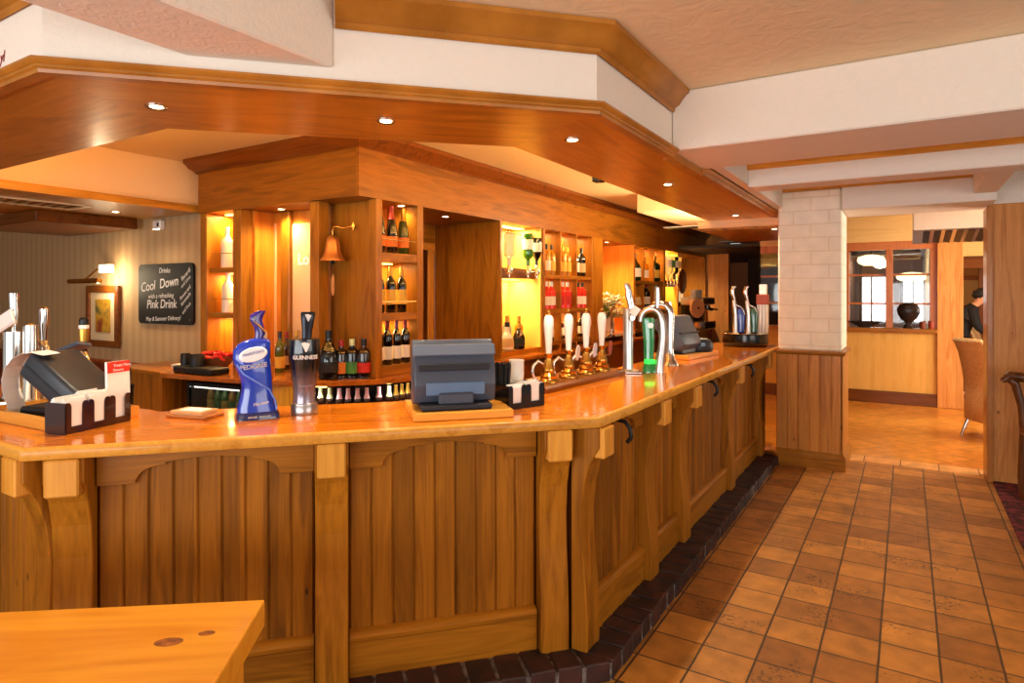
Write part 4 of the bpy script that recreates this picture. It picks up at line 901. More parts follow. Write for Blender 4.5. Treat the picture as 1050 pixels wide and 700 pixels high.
# --- blue beer pump: twisted flame-shaped body
pp = cnt(264, 428); ped = thing('beer_pump', 'tall twisted glossy blue beer pump with white oval badge', 'beer pump', pp, facing(pp) + 0.15)
M_blue = plain('royal_blue_gloss', (22, 54, 176), 0.2, coat=0.8, vary=0.05)
M_navy = plain('navy_gloss', (16, 22, 86), 0.2, coat=0.8, vary=0.05)
def blade(levels, n=28, pw=2.6):
    rings = []
    for z, cx, hw, hd, rot in levels:
        r = []
        for k in range(n):
            a = 2 * PI * k / n; c, s = math.cos(a), math.sin(a)
            x = hw * math.copysign(abs(c) ** (2 / pw), c); y = hd * math.copysign(abs(s) ** (2 / pw), s)
            r.append((cx + x * math.cos(rot) - y * math.sin(rot), x * math.sin(rot) + y * math.cos(rot), z))
        rings.append(r)
    return rings
lv = [(0.02, 0.0, 0.082, 0.050, 0), (0.05, -0.005, 0.074, 0.046, 0), (0.09, -0.004, 0.064, 0.042, 0.05), (0.13, -0.002, 0.060, 0.040, 0.1), (0.17, -0.006, 0.062, 0.040, 0.1), (0.21, -0.016, 0.068, 0.040, 0.05), (0.25, -0.024, 0.072, 0.038, 0), (0.285, -0.022, 0.072, 0.036, 0), (0.31, -0.012, 0.064, 0.034, 0), (0.325, -0.002, 0.050, 0.030, 0), (0.332, 0.002, 0.03, 0.02, 0)]
MB().loft(blade(lv)).build('body', M_blue, ped, smooth=60)
MB().loft(blade([(0, 0, 0.086, 0.056, 0), (0.022, 0, 0.083, 0.053, 0), (0.03, 0, 0.078, 0.05, 0)], pw=5)).build('foot', M_navy, ped, smooth=40)
hl = [(0.325, 0.004, 0.018, 0.014, 0), (0.35, 0.010, 0.019, 0.014, 0), (0.38, 0.006, 0.021, 0.014, 0.2), (0.41, -0.006, 0.026, 0.015, 0.3), (0.43, -0.002, 0.028, 0.014, 0.2), (0.442, 0.010, 0.022, 0.012, 0.1), (0.448, 0.02, 0.010, 0.008, 0)]
MB().loft(blade(hl, 18, 2.2)).build('handle', plain('purple_handle', (52, 30, 130), 0.25, coat=0.7), ped, smooth=60)
MB().tube([(0.032, -0.008, 0.335), (0.03, -0.012, 0.36), (0.005, -0.018, 0.385), (-0.018, -0.016, 0.405), (-0.012, -0.016, 0.425)], 0.004, 6).build('silver_swirl', M_chrome, ped, smooth=60)
MB().tube([(-0.085, -0.03, 0.23), (-0.06, -0.042, 0.19), (-0.01, -0.046, 0.155), (0.04, -0.04, 0.12), (0.066, -0.03, 0.07), (0.07, -0.035, 0.035)], 0.004, 6).build('swirl_ridge', plain('pale_blue_ridge', (90, 130, 220), 0.25, coat=0.6), ped, smooth=60)
ov = MB(); ov.lathe([(0.001, 0.004), (0.9, 0.004), (1, 0.0), (1, -0.004)], seg=32, cap=True)
for v in ov.bm.verts: v.co = Vector((v.co.x * 0.056, v.co.y * 0.030, v.co.z))
ov.bm.transform(Matrix.Translation((-0.022, -0.0395, 0.268)) @ Matrix.Rotation(0.22, 4, 'Y').inverted() @ Matrix.Rotation(PI / 2, 4, 'X'))
ov.build('oval_badge', plain('badge_white', (240, 240, 244), 0.35), ped, smooth=40)
M_blk_txt = plain('badge_blue_print', (60, 80, 160), 0.5)
lettering('lettering', "MARSTON'S", 0.016, M_blk_txt, ped, loc=(-0.022, -0.0446, 0.274), rot=(PI / 2, -0.22, 0))
def on_pump(c):
    t_ = min(0.98, abs((c.x + 0.018) / 0.068)); return Vector((c.x, -0.0392 * (1 - t_ ** 2.6) ** (1 / 2.6) - 0.0022, c.z))
lettering('lettering', 'PEDIGREE', 0.0255, M_chalk, ped, on_pump, loc=(-0.020, -0.0425, 0.219), rot=(PI / 2, -0.10, 0), bold=0.0006, space=0.95)
lettering('lettering', 'Marston', 0.018, M_chalk, ped, loc=(0.005, -0.050, 0.066), rot=(PI / 2, -0.15, 0), shear=0.3)
lettering('lettering', 'BREWED  SINCE 1834', 0.0095, M_chalk, ped, loc=(0, -0.0565, 0.012))

# --- black stout pump: glass-shaped lens
pg_ = cnt(312, 423.5); gn = thing('stout_pump', 'black and pewter pint-shaped stout pump with white lettering', 'beer pump', pg_, facing(pg_) + 0.08)
def stout_mat():
    m, nt, b = base_mat('stout_fade'); L = nt.links
    tc = nd(nt, 'ShaderNodeTexCoord'); sp = nd(nt, 'ShaderNodeSeparateXYZ'); L.new(tc.outputs['Object'], sp.inputs[0])
    mr = nd(nt, 'ShaderNodeMapRange'); mr.inputs['From Min'].default_value = 0.04; mr.inputs['From Max'].default_value = 0.20; L.new(sp.outputs['Z'], mr.inputs['Value'])
    rp = nd(nt, 'ShaderNodeValToRGB'); rp.color_ramp.elements[0].color = lin((140, 128, 142)); rp.color_ramp.elements[1].color = lin((20, 20, 24)); L.new(mr.outputs[0], rp.inputs['Fac'])
    L.new(rp.outputs['Color'], b.inputs['Base Color']); b.inputs['Roughness'].default_value = 0.22; b.inputs['Coat Weight'].default_value = 0.7; b.inputs['Metallic'].default_value = 0.4
    return m
GP = [(0.048, 0.048), (0.046, 0.07), (0.046, 0.10), (0.052, 0.15), (0.060, 0.20), (0.066, 0.245), (0.068, 0.27), (0.066, 0.30), (0.064, 0.322), (0.060, 0.325), (0.001, 0.325)]
MB().lathe([(0.001, 0.048)] + GP, seg=40).build('body', stout_mat(), gn, smooth=45)
MB().lathe([(0.001, 0.0), (0.055, 0.0), (0.056, 0.004), (0.056, 0.035), (0.053, 0.04), (0.053, 0.046), (0.049, 0.049), (0.001, 0.049)], seg=40).build('foot', plain('pewter', (170, 166, 168), 0.3, 0.9), gn, smooth=40)
MB().loft(blade([(0.325, 0.010, 0.020, 0.016, 0), (0.36, 0.012, 0.022, 0.016, 0), (0.40, 0.014, 0.027, 0.018, 0), (0.432, 0.016, 0.031, 0.019, 0), (0.44, 0.016, 0.028, 0.016, 0)], 20, 3)).build('handle', plain('gunmetal', (44, 44, 50), 0.25, 0.7), gn, smooth=45)
def wrapG(c):
    r = 0.0
    for (r0, z0), (r1, z1) in zip(GP, GP[1:]):
        if z0 <= c.z <= z1: r = r0 + (r1 - r0) * (c.z - z0) / (z1 - z0); break
    a = c.x / max(r, 0.03); d = r + 0.0012 - c.y
    return Vector((d * math.sin(a), -d * math.cos(a), c.z))
lettering('lettering', 'GUINNESS', 0.0235, M_chalk, gn, wrapG, loc=(0, 0, 0.247), bold=0.0006)
def harp(sc, cx, cz, fn):
    P = [(-0.5, 0.5), (-0.1, 0.62), (0.45, 0.42), (0.5, 0.5), (0.52, 0.3), (0.1, -0.6), (0.0, -0.62), (-0.05, -0.5), (-0.42, 0.3)]
    b = MB(); b.prism([fn(Vector((cx + x * sc, 0, cz + z * sc))) for x, z in P], (0, -0.001, 0)); return b
harp(0.034, 0.0, 0.292, wrapG).build('harp_emblem', M_chalk, gn)
harp(0.026, 0.014, 0.415, lambda v: Vector((v.x, -0.0205, v.z))).build('harp_emblem', plain('emblem_silver', (214, 212, 210), 0.4), gn)
lettering('lettering', 'Guinness', 0.016, plain('faint_signature', (150, 140, 150), 0.5), gn, wrapG, loc=(0.0, 0, 0.125), shear=0.35)

# --- tills
def till(name, label, loc, rz, tilt=0.0, sc=1.0, stripe=True):
    o = thing(name, label, 'till', loc, rz)
    # screen unit seen from behind: chunky wedge
    P = [(0.02, 0.02), (0.05, 0.012), (0.10, 0.03), (0.12, 0.10), (0.10, 0.19), (0.06, 0.255), (0.04, 0.285), (0.012, 0.285), (-0.02, 0.05)]
    rings = []
    for x, f in ((-0.175, 0.95), (-0.168, 1.0), (-0.05, 1.03), (0.05, 1.03), (0.168, 1.0), (0.175, 0.95)): rings.append([(x * sc, -y * f * sc, z * sc) for y, z in P])
    MB().loft(rings).build('screen_housing', M_till, o, bevel=0.006, segs=2, smooth=35)
    MB().cbox((0, -0.088 * sc, 0.245 * sc), (0.352 * sc, 0.012, 0.05 * sc), Matrix.Rotation(-0.45, 3, 'X')).build('top_band', plain('till_band', (104, 112, 128), 0.35), o, bevel=0.003)
    MB().cbox((-0.005, -0.118 * sc, 0.175 * sc), (0.30 * sc, 0.008, 0.028 * sc), Matrix.Rotation(-0.3, 3, 'X')).build('vent_strip', M_tilld, o, bevel=0.002)
    MB().cbox((0.0, -0.124 * sc, 0.085 * sc), (0.25 * sc, 0.012, 0.055 * sc), Matrix.Rotation(0.1, 3, 'X')).build('cover_plate', M_tillb, o, bevel=0.004)
    MB().cbox((0.0, -0.128 * sc, 0.045 * sc), (0.15 * sc, 0.03, 0.05 * sc)).build('connector_box', M_till, o, bevel=0.008)
    MB().box(-0.15 * sc, 0.15 * sc, -0.16 * sc, 0.10 * sc, 0.0, 0.024 * sc).build('stand', M_tilld, o, bevel=0.006)
    return o
def board(name, label, poly, h=0.03):
    c = (sum(p[0] for p in poly) / len(poly), sum(p[1] for p in poly) / len(poly))
    d = Vector(poly[1]) - Vector(poly[0]); a = math.atan2(d.y, d.x); m = Matrix.Rotation(-a, 4, 'Z')
    b = MB().prism([m @ Vector((x - c[0], y - c[1], 0)) for x, y in poly], (0, 0, h))
    o = b.build(name, W_block('x'), None, loc=(c[0], c[1], ZC - 0.0005), rz=a, bevel=0.004); tag(o, label, 'board'); return o
t0, t1, t2 = Vector(g(424, 433, ZC)), Vector(g(519, 428, ZC)), Vector(g(508, 408, ZC + 0.01))
u = (t1 - t0).normalized(); nrm = Vector((-u.y, u.x))
board('till_board', 'raised pine board under the till facing the bar corner', [t0, t0 + u * 0.42, t0 + u * 0.42 + nrm * 0.33, t0 + nrm * 0.33], 0.034)
tc_ = t0 + u * 0.185 + nrm * 0.19
till('till', 'grey-blue till terminal seen from behind on a pine board at the bar corner', (tc_.x, tc_.y, ZC + 0.035), math.atan2(u.y, u.x), sc=1.0)

# --- black napkin caddies
def caddy(name, label, loc, rz, L, D, H, mat, n, napkins=True):
    o = thing(name, label, 'caddy', loc, rz)
    b = MB()
    b.box(-L / 2, L / 2, -D / 2, D / 2, 0, 0.006); b.box(-L / 2, L / 2, D / 2 - 0.005, D / 2, 0.006, H); b.box(-L / 2, -L / 2 + 0.005, -D / 2, D / 2 - 0.005, 0.006, H); b.box(L / 2 - 0.005, L / 2, -D / 2, D / 2 - 0.005, 0.006, H)
    for k in range(1, n): x = -L / 2 + L * k / n; b.box(x - 0.0025, x + 0.0025, -D / 2 + 0.005, D / 2 - 0.005, 0.006, H * 0.95)
    # front with a U-shaped cut-out in each bay
    for k in range(n):
        x0, x1 = -L / 2 + L * k / n, -L / 2 + L * (k + 1) / n; c, w_ = (x0 + x1) / 2, (x1 - x0) * 0.24; y0 = -D / 2
        b.prism([(x0, y0, 0.006), (x0, y0, H * 0.9), (x0 + 0.006, y0, H), (c - w_ - 0.008, y0, H), (c - w_ - 0.002, y0, H * 0.94), (c - w_, y0, H * 0.86), (c - w_, y0, 0.006)], (0, 0.005, 0))
        b.prism([(x1, y0, 0.006), (x1, y0, H * 0.9), (x1 - 0.006, y0, H), (c + w_ + 0.008, y0, H), (c + w_ + 0.002, y0, H * 0.94), (c + w_, y0, H * 0.86), (c + w_, y0, 0.006)], (0, 0.005, 0))
        b.box(c - w_, c + w_, y0, y0 + 0.005, 0.006, 0.026)
    b.build('tray', mat, o)
    return o
M_cad = plain('dark_brown_lacquer', (44, 16, 10), 0.25, coat=0.5)
c0, c1 = Vector(g(67, 446, ZC)), Vector(g(134, 431, ZC))
cu_ = (c1 - c0).normalized(); cn_ = Vector((-cu_.y, cu_.x)); cL = (c1 - c0).length; cc = c0 + cu_ * cL / 2 + cn_ * 0.05
RC = math.atan2(cu_.y, cu_.x)
caddy('napkin_caddy', 'dark brown napkin caddy holding napkins and a menu card', (cc.x, cc.y, ZC), RC, cL, 0.10, 0.115, M_cad, 3)
def napkin_stack(name, label, par_loc, rz, off, size, n, grp=None):
    m = Matrix.Rotation(rz, 3, 'Z'); p = Vector(par_loc) + m @ Vector(off)
    o = thing(name, label, 'napkins', tuple(p), rz, grp); rr = random.Random(n)
    b = MB()
    for k in range(n):
        y = (k - (n - 1) / 2) * size[1] / n; top = size[2] + rr.uniform(-0.008, 0.008)
        b.loft([[(-size[0] / 2, y - 0.002, 0), (size[0] / 2, y - 0.002, 0), (size[0] / 2, y + 0.002, 0), (-size[0] / 2, y + 0.002, 0)],
                [(-size[0] / 2 + rr.uniform(-.004, .004), y - 0.002, top), (size[0] / 2, y - 0.004, top + rr.uniform(-0.01, 0.01)), (size[0] / 2, y, top + 0.002), (-size[0] / 2, y + 0.002, top)]])
    b.build('napkins', M_paper, o); return o
napkin_stack('napkin_stack', 'white napkins in the left bay of the dark brown caddy', (cc.x, cc.y, ZC + 0.007), RC, (-cL / 3, -0.006, 0), (0.08, 0.078, 0.118), 14)
napkin_stack('napkin_stack', 'white napkins in the middle bay of the dark brown caddy', (cc.x, cc.y, ZC + 0.007), RC, (0.0, -0.006, 0), (0.08, 0.078, 0.128), 14)
p = Vector((cc.x, cc.y)) + cu_ * (cL / 3) - cn_ * 0.032; mc = thing('menu_card', 'white menu card with orange red heading standing in the caddy', 'menu card', (p.x, p.y, ZC + 0.007), RC)
MB().box(-0.045, 0.058, -0.006, 0.006, 0.0, 0.24).build('card', M_paper, mc, rot=(-0.03, 0, 0))
h_ = MB().box(-0.045, 0.058, -0.0070, -0.0061, 0.195, 0.24).build('heading_band', M_red, mc, rot=(-0.03, 0, 0))
lettering('lettering', 'Treats Menu', 0.016, M_chalk, mc, loc=(-0.030, -0.0145, 0.225), align='LEFT')
lettering('lettering', 'Desserts', 0.013, M_chalk, mc, loc=(-0.030, -0.0139, 0.207), align='LEFT')
s_ = cnt(93, 424); o = thing('straw_holder', 'black ribbed straw beaker behind the dark brown caddy', 'straws', (s_[0] - 0.06, s_[1] + 0.17, ZC))
def straws(o, n, rad, h, mat, seed):
    rr = random.Random(seed); b = MB()
    for k in range(n):
        a, r = rr.uniform(0, 2 * PI), rad * math.sqrt(rr.random()); x, y = r * math.cos(a), r * math.sin(a)
        b.tube([(x * 0.8, y * 0.8, 0.01), (x * 1.1, y * 1.1, h + rr.uniform(-0.012, 0.012))], 0.0035, 6)
    b.build('straws', mat, o)
MB().lathe([(0.001, 0), (0.034, 0), (0.04, 0.10), (0.037, 0.10), (0.031, 0.006), (0.001, 0.006)], seg=20).build('beaker', M_gloss, o, smooth=40)
straws(o, 40, 0.028, 0.17, M_black, 4)

# right caddy with straws and white napkins
c0, c1 = Vector(g(533, 419, ZC)), Vector(g(560, 415, ZC))
k0 = Vector(g(507, 411, ZC))
cu_ = (c1 - c0).normalized(); cn_ = Vector((-cu_.y, cu_.x)); cL = 0.185; cc2 = c0 + cu_ * 0.045 + cn_ * 0.09
RC2 = math.atan2(cu_.y, cu_.x)
caddy('napkin_caddy', 'black napkin caddy with straws between the till and the white hand pumps', (cc2.x, cc2.y, ZC), RC2, 0.215, 0.17, 0.105, M_gloss, 2)
napkin_stack('napkin_stack', 'white napkins in the right bay of the black caddy', (cc2.x, cc2.y, ZC + 0.007), RC2, (0.054, -0.035, 0), (0.09, 0.088, 0.10), 12)
napkin_stack('napkin_stack', 'white napkins in the left bay of the black caddy', (cc2.x, cc2.y, ZC + 0.007), RC2, (-0.054, -0.054, 0), (0.09, 0.048, 0.095), 8)
q = Vector((cc2.x, cc2.y)) - cu_ * 0.054 + cn_ * 0.03
o = thing('straw_bundle', 'bundle of black drinking straws standing in the black caddy', 'straws', (q.x, q.y, ZC + 0.007)); straws(o, 90, 0.042, 0.185, M_black, 9)
q = Vector((cc2.x, cc2.y)) + cu_ * 0.055 + cn_ * 0.055
o = thing('paper_cup_stack', 'stack of white tumblers standing in the black caddy', 'cups', (q.x, q.y, ZC + 0.007))
for k in range(3): MB().lathe([(0.001, 0), (0.026, 0), (0.036, 0.14), (0.0345, 0.14), (0.024, 0.004), (0.001, 0.004)], (0, 0, 0.028 * k), 24).build('cup', M_whiteg, o, smooth=40)

# --- four hand pumps on a wooden plinth
HPX = [(563, 392), (583, 387), (601, 383), (617, 380)]
P0, P3 = Vector(g(571, 401, ZC)), Vector(g(640, 384, ZC))
du = (P3 - P0); Lp = du.length; du.normalize(); dn = Vector((-du.y, du.x)); rp_ = math.atan2(du.y, du.x)
o = thing('pump_plinth', 'dark varnished stepped wooden plinth carrying the four hand pumps', 'plinth', (P0.x, P0.y, ZC), rp_)
MB().prism([(-0.10, 0.0, 0), (-0.10, 0.0, 0.02), (-0.10, 0.02, 0.035), (-0.10, 0.26, 0.035), (-0.10, 0.26, 0)], (Lp + 0.12, 0, 0)).build('board', W_dark('x'), o, bevel=0.003)
def LP(p): return [(r * 0.80, z * 0.75) for r, z in p]
for i, (px, py) in enumerate(HPX):
    pt = Vector(g(px, py, ZC + 0.035)); dd = pt - P0; pt = P0 + du * dd.dot(du) + dn * min(max(dd.dot(dn), 0.08), 0.17)
    o = thing('hand_pump', 'brass hand pump with tall white ceramic handle, %s of the four' % ('nearest', 'second nearest', 'second farthest', 'farthest')[i], 'hand pump', (pt.x, pt.y, ZC + 0.036), rp_, 'white-handled hand pumps')
    MB().lathe(LP([(0.001, 0), (0.070, 0), (0.072, 0.010), (0.062, 0.026), (0.054, 0.034), (0.058, 0.048), (0.048, 0.060), (0.038, 0.072), (0.044, 0.088), (0.038, 0.104), (0.032, 0.13), (0.024, 0.165), (0.022, 0.185), (0.029, 0.195), (0.029, 0.206), (0.022, 0.212), (0.001, 0.212)]), seg=28).build('brass_base', M_brass, o, smooth=50)
    MB().lathe(LP([(0.001, 0.212), (0.019, 0.212), (0.022, 0.26), (0.026, 0.32), (0.032, 0.38), (0.035, 0.42), (0.034, 0.45), (0.028, 0.475), (0.016, 0.488), (0.001, 0.49)]), seg=28).build('handle', M_whiteg, o, smooth=50)
    MB().lathe(LP([(0.001, 0.488), (0.012, 0.488), (0.014, 0.495), (0.008, 0.502), (0.012, 0.512), (0.010, 0.522), (0.001, 0.526)]), seg=16).build('finial', M_brass, o, smooth=50)
    MB().tube([(0, 0.02, 0.09), (-0.03, 0.05, 0.115), (-0.065, 0.06, 0.09), (-0.07, 0.06, 0.05), (-0.06, 0.055, 0.02)], 0.009, 10).build('spout', M_chrome, o, smooth=60)
    if i > 0:
        q = MB(); q.lathe([(0.001, -0.003), (1, -0.003), (1, 0.003), (0.001, 0.003)], seg=24)
        for v in q.bm.verts: v.co = Vector((v.co.x * 0.022, v.co.y * 0.045, v.co.z))
        q.bm.transform(Matrix.Translation((0.01, -0.055, 0.145)) @ Matrix.Rotation(0.25, 4, 'Y') @ Matrix.Rotation(PI / 2, 4, 'X'))
        q.build('pump_clip', plain('clip_' + str(i), [(0, 0, 0), (206, 190, 176), (200, 196, 206), (150, 60, 40)][i], 0.35), o, smooth=40)
        MB().tube([(0.0, -0.01, 0.08), (0.006, -0.05, 0.11)], 0.004, 6).build('clip_arm', M_chrome, o)

# --- chrome column font with raised tap and green lens
pt = cnt(644, 381); o = thing('chrome_font', 'straight brushed steel beer column with a curved tap handle on top', 'beer font', pt, facing(pt))
M_steel = plain('brushed_steel', (206, 202, 200), 0.28, 1.0, vary=0.04)
MB().lathe([(0.001, 0), (0.075, 0), (0.075, 0.012), (0.036, 0.02), (0.033, 0.06), (0.033, 0.40), (0.028, 0.42), (0.001, 0.425)], seg=28).build('column', M_steel, o, smooth=40)
MB().tube([(0, 0, 0.36), (0.03, -0.05, 0.36)], 0.018, 12).build('tap_barrel', M_chrome, o, smooth=50)
MB().loft(blade([(0.40, 0.02, 0.02, 0.014, 0), (0.45, 0.018, 0.022, 0.014, 0), (0.50, 0.008, 0.026, 0.014, 0), (0.54, 0.004, 0.020, 0.012, 0), (0.57, -0.004, 0.022, 0.014, 0), (0.59, -0.01, 0.012, 0.01, 0)], 16, 2.2)).build('tap_handle', M_chrome, o, smooth=60)
MB().cbox((0.045, -0.055, 0.405), (0.05, 0.006, 0.06), Matrix.Rotation(0.6, 3, 'Y')).build('tag_card', M_paper, o)
MB().prism([(-0.12, -0.11, 0), (0.09, -0.11, 0), (0.11, 0.02, 0), (-0.10, 0.02, 0)], (0, 0, 0.012)).build('drip_plate', M_chrome, o, bevel=0.004)
pt = cnt(666, 381.5); o = thing('lager_font', 'brushed steel arched lager font with tall green lens', 'beer font', pt, facing(pt))
M_gl = plain('green_lens', (16, 128, 60), 0.15, coat=0.8, vary=0.1)
b = MB()
rg = []
for t_ in range(15):
    a = t_ / 14
    cx = [0.115, 0.118, 0.128, 0.140, 0.146, 0.146, 0.140, 0.126, 0.102, 0.072, 0.040, 0.008, -0.018, -0.030, -0.036][t_]
    cz = [0.0, 0.04, 0.10, 0.16, 0.22, 0.28, 0.335, 0.38, 0.405, 0.418, 0.418, 0.408, 0.388, 0.36, 0.335][t_]
    wd_ = [0.036, 0.034, 0.03, 0.027, 0.025, 0.024, 0.024, 0.024, 0.024, 0.024, 0.023, 0.022, 0.021, 0.02, 0.019][t_]
    rg.append((cx, cz, wd_))
b.tube([(x * 0.78 - 0.03, 0, z) for x, z, w_ in rg], [w_ for _, _, w_ in rg], 14)
b.build('arch', M_steel, o, smooth=60)
MB().loft(blade([(0.0, 0.0, 0.050, 0.036, 0), (0.03, 0, 0.046, 0.034, 0), (0.05, -0.004, 0.034, 0.026, 0), (0.09, -0.006, 0.032, 0.024, 0), (0.20, -0.004, 0.036, 0.024, 0), (0.33, -0.008, 0.042, 0.024, 0), (0.36, -0.008, 0.040, 0.022, 0)], 24, 2.8)).build('green_lens', M_gl, o, smooth=50)
MB().lathe([(0.001, 0.055), (0.034, 0.06), (0.034, 0.085), (0.001, 0.09)], (0.0, -0.012, 0), 20).build('light_ring', plain('green_glow', (40, 230, 70), 0.3, emit=1.2, vary=0), o, smooth=40)
MB().lathe([(0.001, -0.002), (0.018, -0.002), (0.018, 0.002), (0.001, 0.002)], seg=18).build('emblem', M_whiteg, o, loc=(0.008, -0.0265, 0.31), rot=(PI / 2, 0, 0))
MB().tube([(0.05, 0, 0.425), (0.052, 0, 0.50), (0.050, 0, 0.56)], [0.013, 0.016, 0.014], 10).build('tap_handle', M_chrome, o, smooth=50)
pt = cnt(687, 374); o = thing('chrome_font', 'polished chrome swan-neck beer font with flared foot', 'beer font', pt, facing(pt))
MB().tube([(0, 0, 0.0), (0, 0, 0.012), (0, 0, 0.03), (0, 0, 0.055), (0, 0, 0.09), (0, 0, 0.13), (0, 0, 0.36), (-0.006, 0, 0.40), (-0.03, 0, 0.432), (-0.07, 0, 0.44), (-0.12, 0, 0.432)], [0.062, 0.06, 0.05, 0.034, 0.028, 0.024, 0.032, 0.033, 0.033, 0.030, 0.026], 20).build('column', M_chrome, o, smooth=60)
MB().tube([(0, 0, 0.43), (0, 0, 0.46)], 0.012, 10).build('cap', M_chrome, o, smooth=60)

# --- far till
pt0 = cnt(700, 371); pt1 = cnt(734, 364.5)
a_, b_ = Vector(pt0[:2]), Vector(pt1[:2]); u = Vector((0.12, 1)).normalized(); nrm = Vector((-u.y, u.x))
b0 = Vector((-1.44, 4.92))
board('till_board', 'raised pine board under the tilted till near the far end of the bar', [b0, b0 + u * 0.62, b0 + u * 0.62 + nrm * 0.34, b0 + nrm * 0.34], 0.034)
o = thing('till', 'dark till terminal tilted back on its board near the far end of the bar', 'till', (-1.60, 5.16, ZC + 0.034), PI / 2 - 0.15)
P = [(-0.02, 0.03), (0.10, 0.03), (0.13, 0.08), (0.02, 0.30), (-0.03, 0.31), (-0.15, 0.26)]
MB().loft([[(x, -y, z) for y, z in [(q_[0] * f, q_[1]) for q_ in P]] for x, f in ((-0.18, 0.96), (-0.17, 1.0), (0.17, 1.0), (0.18, 0.96))]).build('screen_housing', M_till, o, bevel=0.005, smooth=35)
MB().cbox((0, -0.10, 0.17), (0.345, 0.012, 0.012), Matrix.Rotation(-0.5, 3, 'X')).build('seam', M_tilld, o)
MB().box(-0.13, 0.13, -0.10, 0.12, 0.0, 0.04).build('stand', M_tilld, o, bevel=0.008)
o = thing('card_reader', 'rounded black card reader beside the tilted till', 'card reader', (-1.47, 5.36, ZC + 0.034), 0.9)
MB().loft(blade([(0, 0, 0.10, 0.06, 0), (0.03, 0, 0.11, 0.07, 0), (0.07, 0, 0.105, 0.065, 0), (0.10, 0, 0.08, 0.045, 0), (0.11, 0, 0.05, 0.03, 0)], 24, 2.4)).build('body', M_tilld, o, smooth=60)
MB().cbox((-0.03, -0.068, 0.065), (0.04, 0.008, 0.028)).build('display', plain('reader_display', (110, 140, 170), 0.3), o)

# --- round drip tray with taps at the far end
pt = (-1.37, 6.60, ZC); o = thing('drip_tray', 'round black drip tray on the far end of the bar', 'drip tray', pt)
MB().lathe([(0.001, 0), (0.205, 0), (0.21, 0.01), (0.215, 0.05), (0.21, 0.115), (0.22, 0.12), (0.22, 0.13), (0.195, 0.13), (0.19, 0.11), (0.001, 0.11)], seg=40).build('tray', M_gloss, o, smooth=40)
MB().lathe([(0.216, 0.121), (0.222, 0.126), (0.218, 0.133), (0.205, 0.131)], seg=40, cap=False).build('rim', M_chrome, o, smooth=50)
def small_tap(x, y, label, lens, h, curve):
    o = thing('beer_tap', label, 'beer tap', (x, y, ZC + 0.1115), facing((x, y)), 'beer taps over the round drip tray')
    MB().tube([(0, 0, 0), (0, 0, 0.03), (0, 0, 0.2), (-0.01, 0, 0.30), (-0.015, 0, 0.34)], [0.03, 0.025, 0.022, 0.022, 0.018], 14).build('column', M_steel, o, smooth=50)
    MB().loft(blade([(0.02, 0.05, 0.034, 0.02, 0), (0.10, 0.052, 0.036, 0.02, 0), (0.22, 0.05, 0.046, 0.02, 0), (0.26, 0.05, 0.03, 0.016, 0)], 20, 2.4)).build('lens', lens, o, smooth=50)
    MB().tube([(-0.01, 0, 0.34), (-0.03, 0, 0.42), (-0.02, 0, 0.47), (0.005, 0, 0.48)], [0.012, 0.02, 0.018, 0.008], 10).build('handle', M_chrome, o, smooth=60)
    MB().tube([(0, 0, 0.3), (0.06, -0.01, 0.27), (0.09, -0.02, 0.2)], 0.009, 8).build('spout', M_chrome, o, smooth=60)
    return o
small_tap(-1.46, 6.58, 'blue-lensed beer tap on the round drip tray', plain('blue_lens', (24, 44, 150), 0.2, coat=0.7), 0.4, 1)
small_tap(-1.34, 6.60, 'green-lensed beer tap on the round drip tray', plain('dark_green_lens', (20, 70, 30), 0.2, coat=0.7), 0.4, 1)
o = thing('pump_block', 'tall white and steel tap block against the brick pillar edge', 'beer tap', (-1.215, 6.66, ZC + 0.1115))
MB().box(-0.05, 0.05, -0.04, 0.04, 0, 0.30).build('body', M_whiteg, o, bevel=0.006)
MB().box(-0.055, 0.055, -0.045, 0.045, 0.30, 0.40).build('head', plain('red_brown_head', (150, 60, 34), 0.4), o, bevel=0.006)
MB().box(-0.03, 0.04, -0.03, 0.03, 0.40, 0.50).build('handle', M_whiteg, o, bevel=0.006)
for k in range(3): MB().tube([(-0.03 + k * 0.03, -0.042, 0.02), (-0.03 + k * 0.03, -0.042, 0.29)], 0.006, 6).build('rib', M_steel, o)

# --- coffee machine and sundries on the back counter at the far end
o = thing('coffee_machine', 'black and chrome coffee machine with hopper at the far end of the back counter', 'coffee machine', (-3.28, 11.9, ZW + 0.001), PI / 2)
MB().box(-0.36, 0.36, -0.2, 0.25, 0, 0.14).build('base', M_chrome, o, bevel=0.01); MB().box(-0.36, 0.36, 0.0, 0.25, 0.14, 0.44).build('boiler', M_gloss, o, bevel=0.012)
MB().box(-0.38, 0.38, -0.18, 0.26, 0.44, 0.58).build('hood', M_steel, o, bevel=0.02)
for dx in (-0.18, 0.18):
    h = MB().lathe([(0.001, 0.36), (0.05, 0.36), (0.055, 0.40), (0.05, 0.44), (0.001, 0.44)], (dx, -0.09, 0), 16).build('group_head', M_chrome, o, smooth=40)
    MB().tube([(dx, -0.13, 0.37), (dx, -0.28, 0.35)], 0.016, 8).build('portafilter', M_black, h)
for dx in (-0.2, -0.05, 0.12): MB().lathe([(0.001, 0), (0.05, 0), (0.07, 0.14), (0.065, 0.14), (0.045, 0.01), (0.001, 0.01)], (dx, 0.05, 0.581), 14).build('cup', M_whiteg, o, smooth=40)
o = thing('disc_stand', 'round pale disc on a black stand beside the coffee machine', 'disc stand', (-3.18, 11.1, ZW + 0.001), 1.1)
MB().lathe([(0.001, 0), (0.09, 0), (0.08, 0.03), (0.02, 0.05), (0.018, 0.36), (0.001, 0.36)], seg=16).build('stand', M_black, o, smooth=40)
